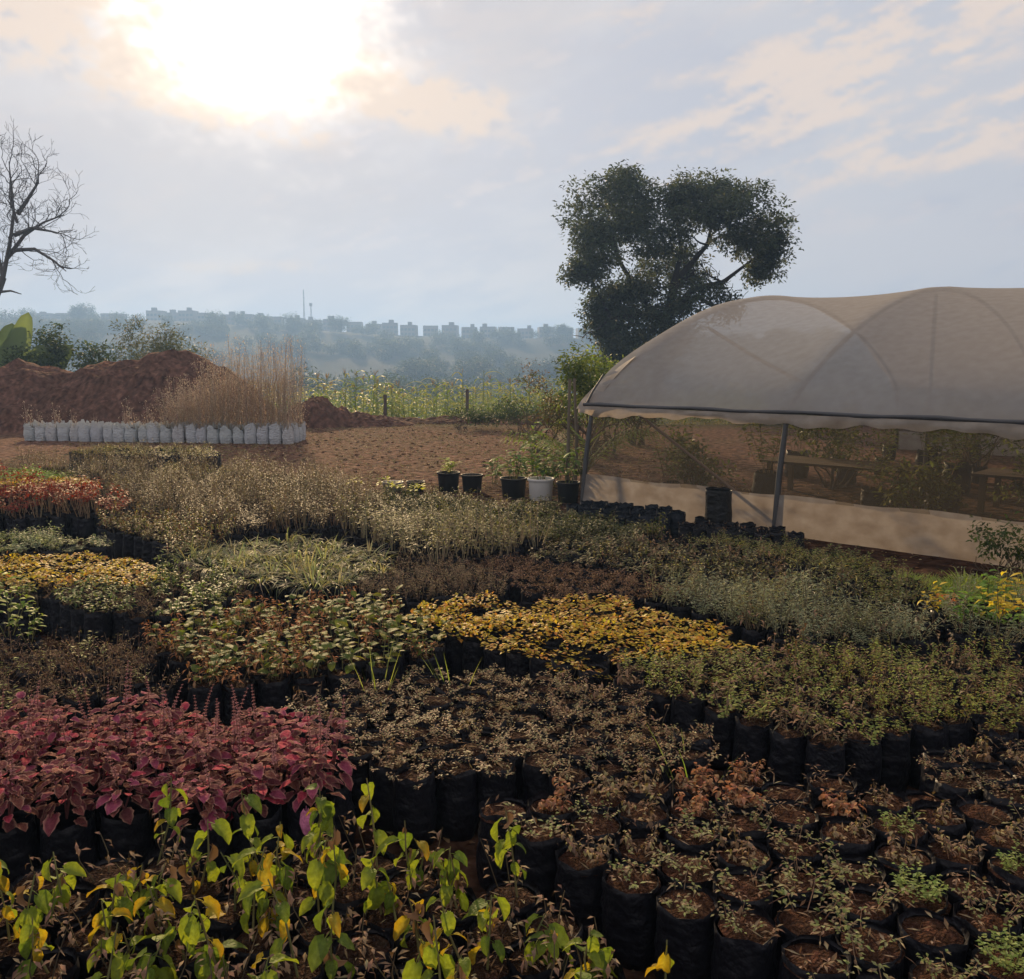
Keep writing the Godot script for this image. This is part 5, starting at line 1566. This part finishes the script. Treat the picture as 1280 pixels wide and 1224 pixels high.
func build_details() -> void:
	var blk := Color(0.012, 0.012, 0.013)
	var big := several(4, func(): return bushy({"stems": 6, "h": [0.25, 0.5], "r": 0.05, "lean": 0.35, "per": 9, "from": 0.3, "ll": 0.16, "lw": 0.055, "cols": [Color(0.12, 0.18, 0.05), Color(0.16, 0.22, 0.06), Color(0.09, 0.14, 0.04)], "stem": Color(0.14, 0.15, 0.07), "droop": 1.0, "ns": 3, "sr": 0.005}))
	var lime := bushy({"stems": 5, "h": [0.1, 0.24], "r": 0.05, "lean": 0.5, "per": 7, "from": 0.3, "ll": 0.14, "lw": 0.05, "cols": [Color(0.3, 0.36, 0.06), Color(0.36, 0.4, 0.08)], "stem": Color(0.2, 0.22, 0.08), "droop": 0.7, "ns": 3, "sr": 0.004})
	var p := pot("black_pot", "black pot with a lime-green sprout at the edge of the bare earth", W(-0.85, 12.0), 0.15, 0.25, blk, mats.paint)
	part("foliage", lime, p, Vector3(0, 0.2, 0))
	pot("black_pot", "empty black pot beside the one with the lime-green sprout", W(-0.53, 11.9), 0.14, 0.23, blk, mats.paint)
	p = pot("black_pot", "wide black pot with leafy shoots left of the white bucket", W(0.02, 11.4), 0.165, 0.25, blk, mats.paint)
	part("foliage", big[0], p, Vector3(0, 0.2, 0))
	p = pot("white_bucket", "white bucket planter at the greenhouse corner", W(0.36, 11.2), 0.16, 0.27, Color(0.62, 0.61, 0.58), mats.paint, 0.88)
	part("foliage", big[1], p, Vector3(0, 0.2, 0))
	p = pot("black_pot", "black pot right of the white bucket under the palm", W(0.69, 11.0), 0.14, 0.25, blk, mats.paint)
	part("foliage", big[2], p, Vector3(0, 0.2, 0))
	pot("grey_pot", "low pale pot lying among the dark green plants", W(-1.6, 12.0), 0.14, 0.12, Color(0.3, 0.28, 0.27), mats.paint)
	pot("black_pot", "low dark pot beside the low pale pot", W(-1.28, 11.9), 0.12, 0.14, Color(0.03, 0.025, 0.024), mats.paint)
	var tb := thing("tall_black_bag", "tall black bag standing among the plantless bags before the greenhouse skirt", "grow bag", W(1.98, 8.55))
	part("bag", bag_mesh(0.135, 0.5, blk, 0.7), tb)
	for k in 5:
		var q: Array = [[0.15, 12.3, "leafy young shrub behind the wide black pot"], [0.5, 12.1, "broad-leaved shrub behind the white bucket"], [-0.25, 12.6, "small green shrub at the edge of the bare earth"], [0.72, 12.7, "dark broad-leaved shrub under the palm"], [0.3, 13.4, "tall green shrub left of the palm"]][k]
		var o := thing("young_shrub", q[2], "shrub", W(q[0], q[1]), "", rr(0, TAU), [1.0, 1.2, 0.9, 1.4, 1.6][k])
		part("foliage", big[k % 4], o)
	# yellow-green sprigs among the dark green bed
	for k in 4:
		var q: Array = [[-1.72, 9.8], [-1.38, 9.75], [-1.25, 9.5], [-0.98, 9.3]][k]
		var o := thing("yellow_sprig", ["yellow-green sprig at the left end of the dark green bed", "yellow-green sprig second from the left in the dark green bed", "small yellow-green sprig in the middle of the dark green bed", "yellow-green sprig nearest the big pots in the dark green bed"][k], "plant", W(q[0], q[1]), "", rr(0, TAU))
		part("foliage", mat_plant(26, 0.07, [Color(0.5, 0.48, 0.1), Color(0.42, 0.42, 0.08)], 0.05, 0.08), o, Vector3(0, 0.38, 0))
		var m := MB.new()
		m.tube([Vector3(0, 0.0, 0), Vector3(0.01, 0.2, 0), Vector3(0, 0.42, 0)], [0.006, 0.005, 0.003], 4, Color(0.2, 0.2, 0.08))
		part("stem", m.make(mats.stem), o)
	# tall green plant at the left edge
	var tall := bushy({"stems": 5, "h": [0.2, 0.42], "r": 0.05, "lean": 0.35, "per": 9, "from": 0.2, "ll": 0.06, "lw": 0.036, "cols": [Color(0.18, 0.26, 0.05), Color(0.25, 0.3, 0.06), Color(0.13, 0.19, 0.04)], "stem": Color(0.15, 0.15, 0.07), "droop": 0.9, "ns": 2})
	for k in 3:
		var o := thing("leafy_potted_plant", ["tall yellow-green leafy plant at the left edge of the picture", "shorter leafy plant next to the tall one at the left edge", "leafy plant behind the tall one at the left edge"][k], "potted plant", W([-2.72, -2.55, -2.95][k], [4.72, 4.62, 4.95][k]), "", rr(0, TAU))
		part("grow_bag", bag_mesh(0.075, 0.25, Color(0.010, 0.011, 0.013)), o)
		part("foliage", tall, o, Vector3(0, 0.235, 0)).scale = Vector3.ONE * [1.0, 0.7, 0.8][k]
	# dark plant and bright grass by the greenhouse at the right edge
	shrub("corner_shrub", "dark leafy shrub against the greenhouse skirt at the right edge", W(3.9, 7.0), 0.55, 0.5, [Color(0.05, 0.075, 0.03), Color(0.07, 0.1, 0.035)], 700, 0.05, 0.022)
	var tuft := several(2, func(): return blade_plant(26, 0.17, 0.011, [Color(0.25, 0.33, 0.07), Color(0.3, 0.38, 0.1), Color(0.2, 0.28, 0.06)], 0.06, 0.7, 1.3))
	var mm := MultiMesh.new()
	mm.transform_format = MultiMesh.TRANSFORM_3D
	mm.mesh = tuft[0]
	mm.instance_count = 230
	for i in 230:
		var f := rng.randf()
		mm.set_instance_transform(i, Transform3D(Basis(Vector3.UP, rr(0, TAU)).scaled(Vector3.ONE * rr(0.7, 1.3)), W(lerpf(2.75, 4.0, f) + rr(-0.1, 0.1), lerpf(6.5, 6.35, f) + rr(-0.6, 0.4), 0.0)))
	var gi := MultiMeshInstance3D.new()
	gi.name = "grass"
	gi.multimesh = mm
	gi.set_meta("kind", "stuff")
	gi.set_meta("label", "bright green grass at the right edge below the greenhouse")
	gi.set_meta("category", "grass")
	add_child(gi)
	# single blades of tall grass standing up from the beds
	for k in 3:
		var q: Array = [[-0.26, 4.05, "upright tuft of grass between the round-leaved and the middle bed"], [0.66, 3.1, "tuft of grass at the front of the middle bed"], [-0.62, 3.98, "thin grass tuft at the back of the middle bed"]][k]
		var o := thing("grass_tuft", q[2], "grass tuft", W(q[0], q[1]), "", rr(0, TAU))
		part("blades", blade_plant(9, 0.44, 0.01, [Color(0.25, 0.34, 0.07), Color(0.3, 0.36, 0.1)], 0.015, 0.22, 0.4), o)
	# litter of dry leaves and twigs between the bags, straw and clods on the bare earth
	var lf := MB.new()
	lf.leaf(Vector3.ZERO, Vector3(0, 0.15, 1).normalized(), Vector3.UP, 0.045, 0.02, 0.9, 0.35, Color(1, 1, 1), Color(0.85, 0.85, 0.85), 2)
	scatter("leaf_litter", "dry leaves and scraps littering the earth between the bags", lf.make(mats.dry), 5200, [-4.5, 4.5, 1.6, 13.0], [Color(0.22, 0.14, 0.08), Color(0.13, 0.08, 0.05), Color(0.33, 0.26, 0.16), Color(0.18, 0.1, 0.06)], [0.6, 1.5])
	var cl := MB.new()
	for k in 14:
		cl.leaf(Vector3(rr(-0.02, 0.02), 0.0, rr(-0.02, 0.02)), Vector3(rng.randfn(), absf(rng.randfn()), rng.randfn()).normalized(), Vector3.UP, 0.06, 0.05, 1.5, 0.5, Color(1, 1, 1), Color(0.8, 0.8, 0.8), 1)
	scatter("earth_clods", "loose clods of red earth on the cleared ground", cl.make(mats.soil), 1000, [-9.0, 3.0, 13.0, 24.0], [Color(0.3, 0.16, 0.12), Color(0.24, 0.13, 0.09), Color(0.34, 0.22, 0.16)], [0.3, 0.9])
	var sw := MB.new()
	for k in 5:
		sw.leaf(Vector3(rr(-0.04, 0.04), 0.0, rr(-0.04, 0.04)), Vector3(rr(-1, 1), rr(0.1, 0.9), rr(-1, 1)).normalized(), Vector3.UP, 0.14, 0.01, 1.3, 0.2, Color(1, 1, 1), Color(0.9, 0.9, 0.9), 2)
	scatter("dry_grass", "dry grass and straw strewn over the cleared ground", sw.make(mats.dry), 7000, [-9.0, 3.2, 12.0, 25.5], [Color(0.34, 0.26, 0.15), Color(0.27, 0.19, 0.11), Color(0.2, 0.19, 0.08)], [0.6, 1.5])

func scatter(called: String, label: String, m: Mesh, n: int, area: Array, cols: Array, sizes: Array) -> void:
	var mm := MultiMesh.new()
	mm.transform_format = MultiMesh.TRANSFORM_3D
	mm.use_colors = true
	mm.mesh = m
	mm.instance_count = n
	for i in n:
		var d := rr(area[2], area[3])
		var x := rr(area[0], area[1])
		mm.set_instance_transform(i, Transform3D(Basis.from_euler(Vector3(rr(-0.3, 0.3), rr(0, TAU), rr(-0.3, 0.3))).scaled(Vector3.ONE * rr(sizes[0], sizes[1])), W(x, d, 0.006)))
		mm.set_instance_color(i, jit(pick(cols), 0.2))
	var mi := MultiMeshInstance3D.new()
	mi.name = called
	mi.multimesh = mm
	mi.set_meta("kind", "stuff")
	mi.set_meta("label", label)
	mi.set_meta("category", "litter")
	add_child(mi)

func _ready() -> void:
	rng.seed = 20240611
	var cam := Camera3D.new()
	cam.name = "camera"
	cam.position = Vector3(0, 1.7, 0)
	cam.rotation.x = -deg_to_rad(8.0)
	cam.fov = 2.0 * rad_to_deg(atan(612.0 / 1130.0))
	cam.near = 0.05
	cam.far = 3000.0
	add_child(cam)
	var env := Environment.new()
	env.background_mode = Environment.BG_SKY
	env.sky = build_sky()
	env.background_energy_multiplier = 1.0
	env.tonemap_mode = Environment.TONE_MAPPER_LINEAR
	env.tonemap_exposure = 1.4
	env.sdfgi_enabled = true
	env.ssao_enabled = true
	env.ssil_enabled = true
	env.volumetric_fog_enabled = true
	env.volumetric_fog_density = 0.0013
	env.volumetric_fog_albedo = Color(0.60, 0.765, 1.0)
	env.volumetric_fog_anisotropy = 0.35
	var we := WorldEnvironment.new()
	we.name = "environment"
	we.environment = env
	add_child(we)
	var sun := DirectionalLight3D.new()
	sun.name = "sun"
	sun.light_energy = 1.6
	sun.light_color = Color(1.0, 0.86, 0.66)
	sun.light_angular_distance = 1.5
	sun.shadow_enabled = true
	add_child(sun)
	sun.look_at_from_position(Vector3(sin(SUN_AZ) * cos(SUN_EL), sin(SUN_EL), -cos(SUN_AZ) * cos(SUN_EL)) * 50.0, Vector3.ZERO)
	make_materials()
	build_ground()
	build_far()
	build_middle()
	build_greenhouse()
	build_beds()
	build_details()
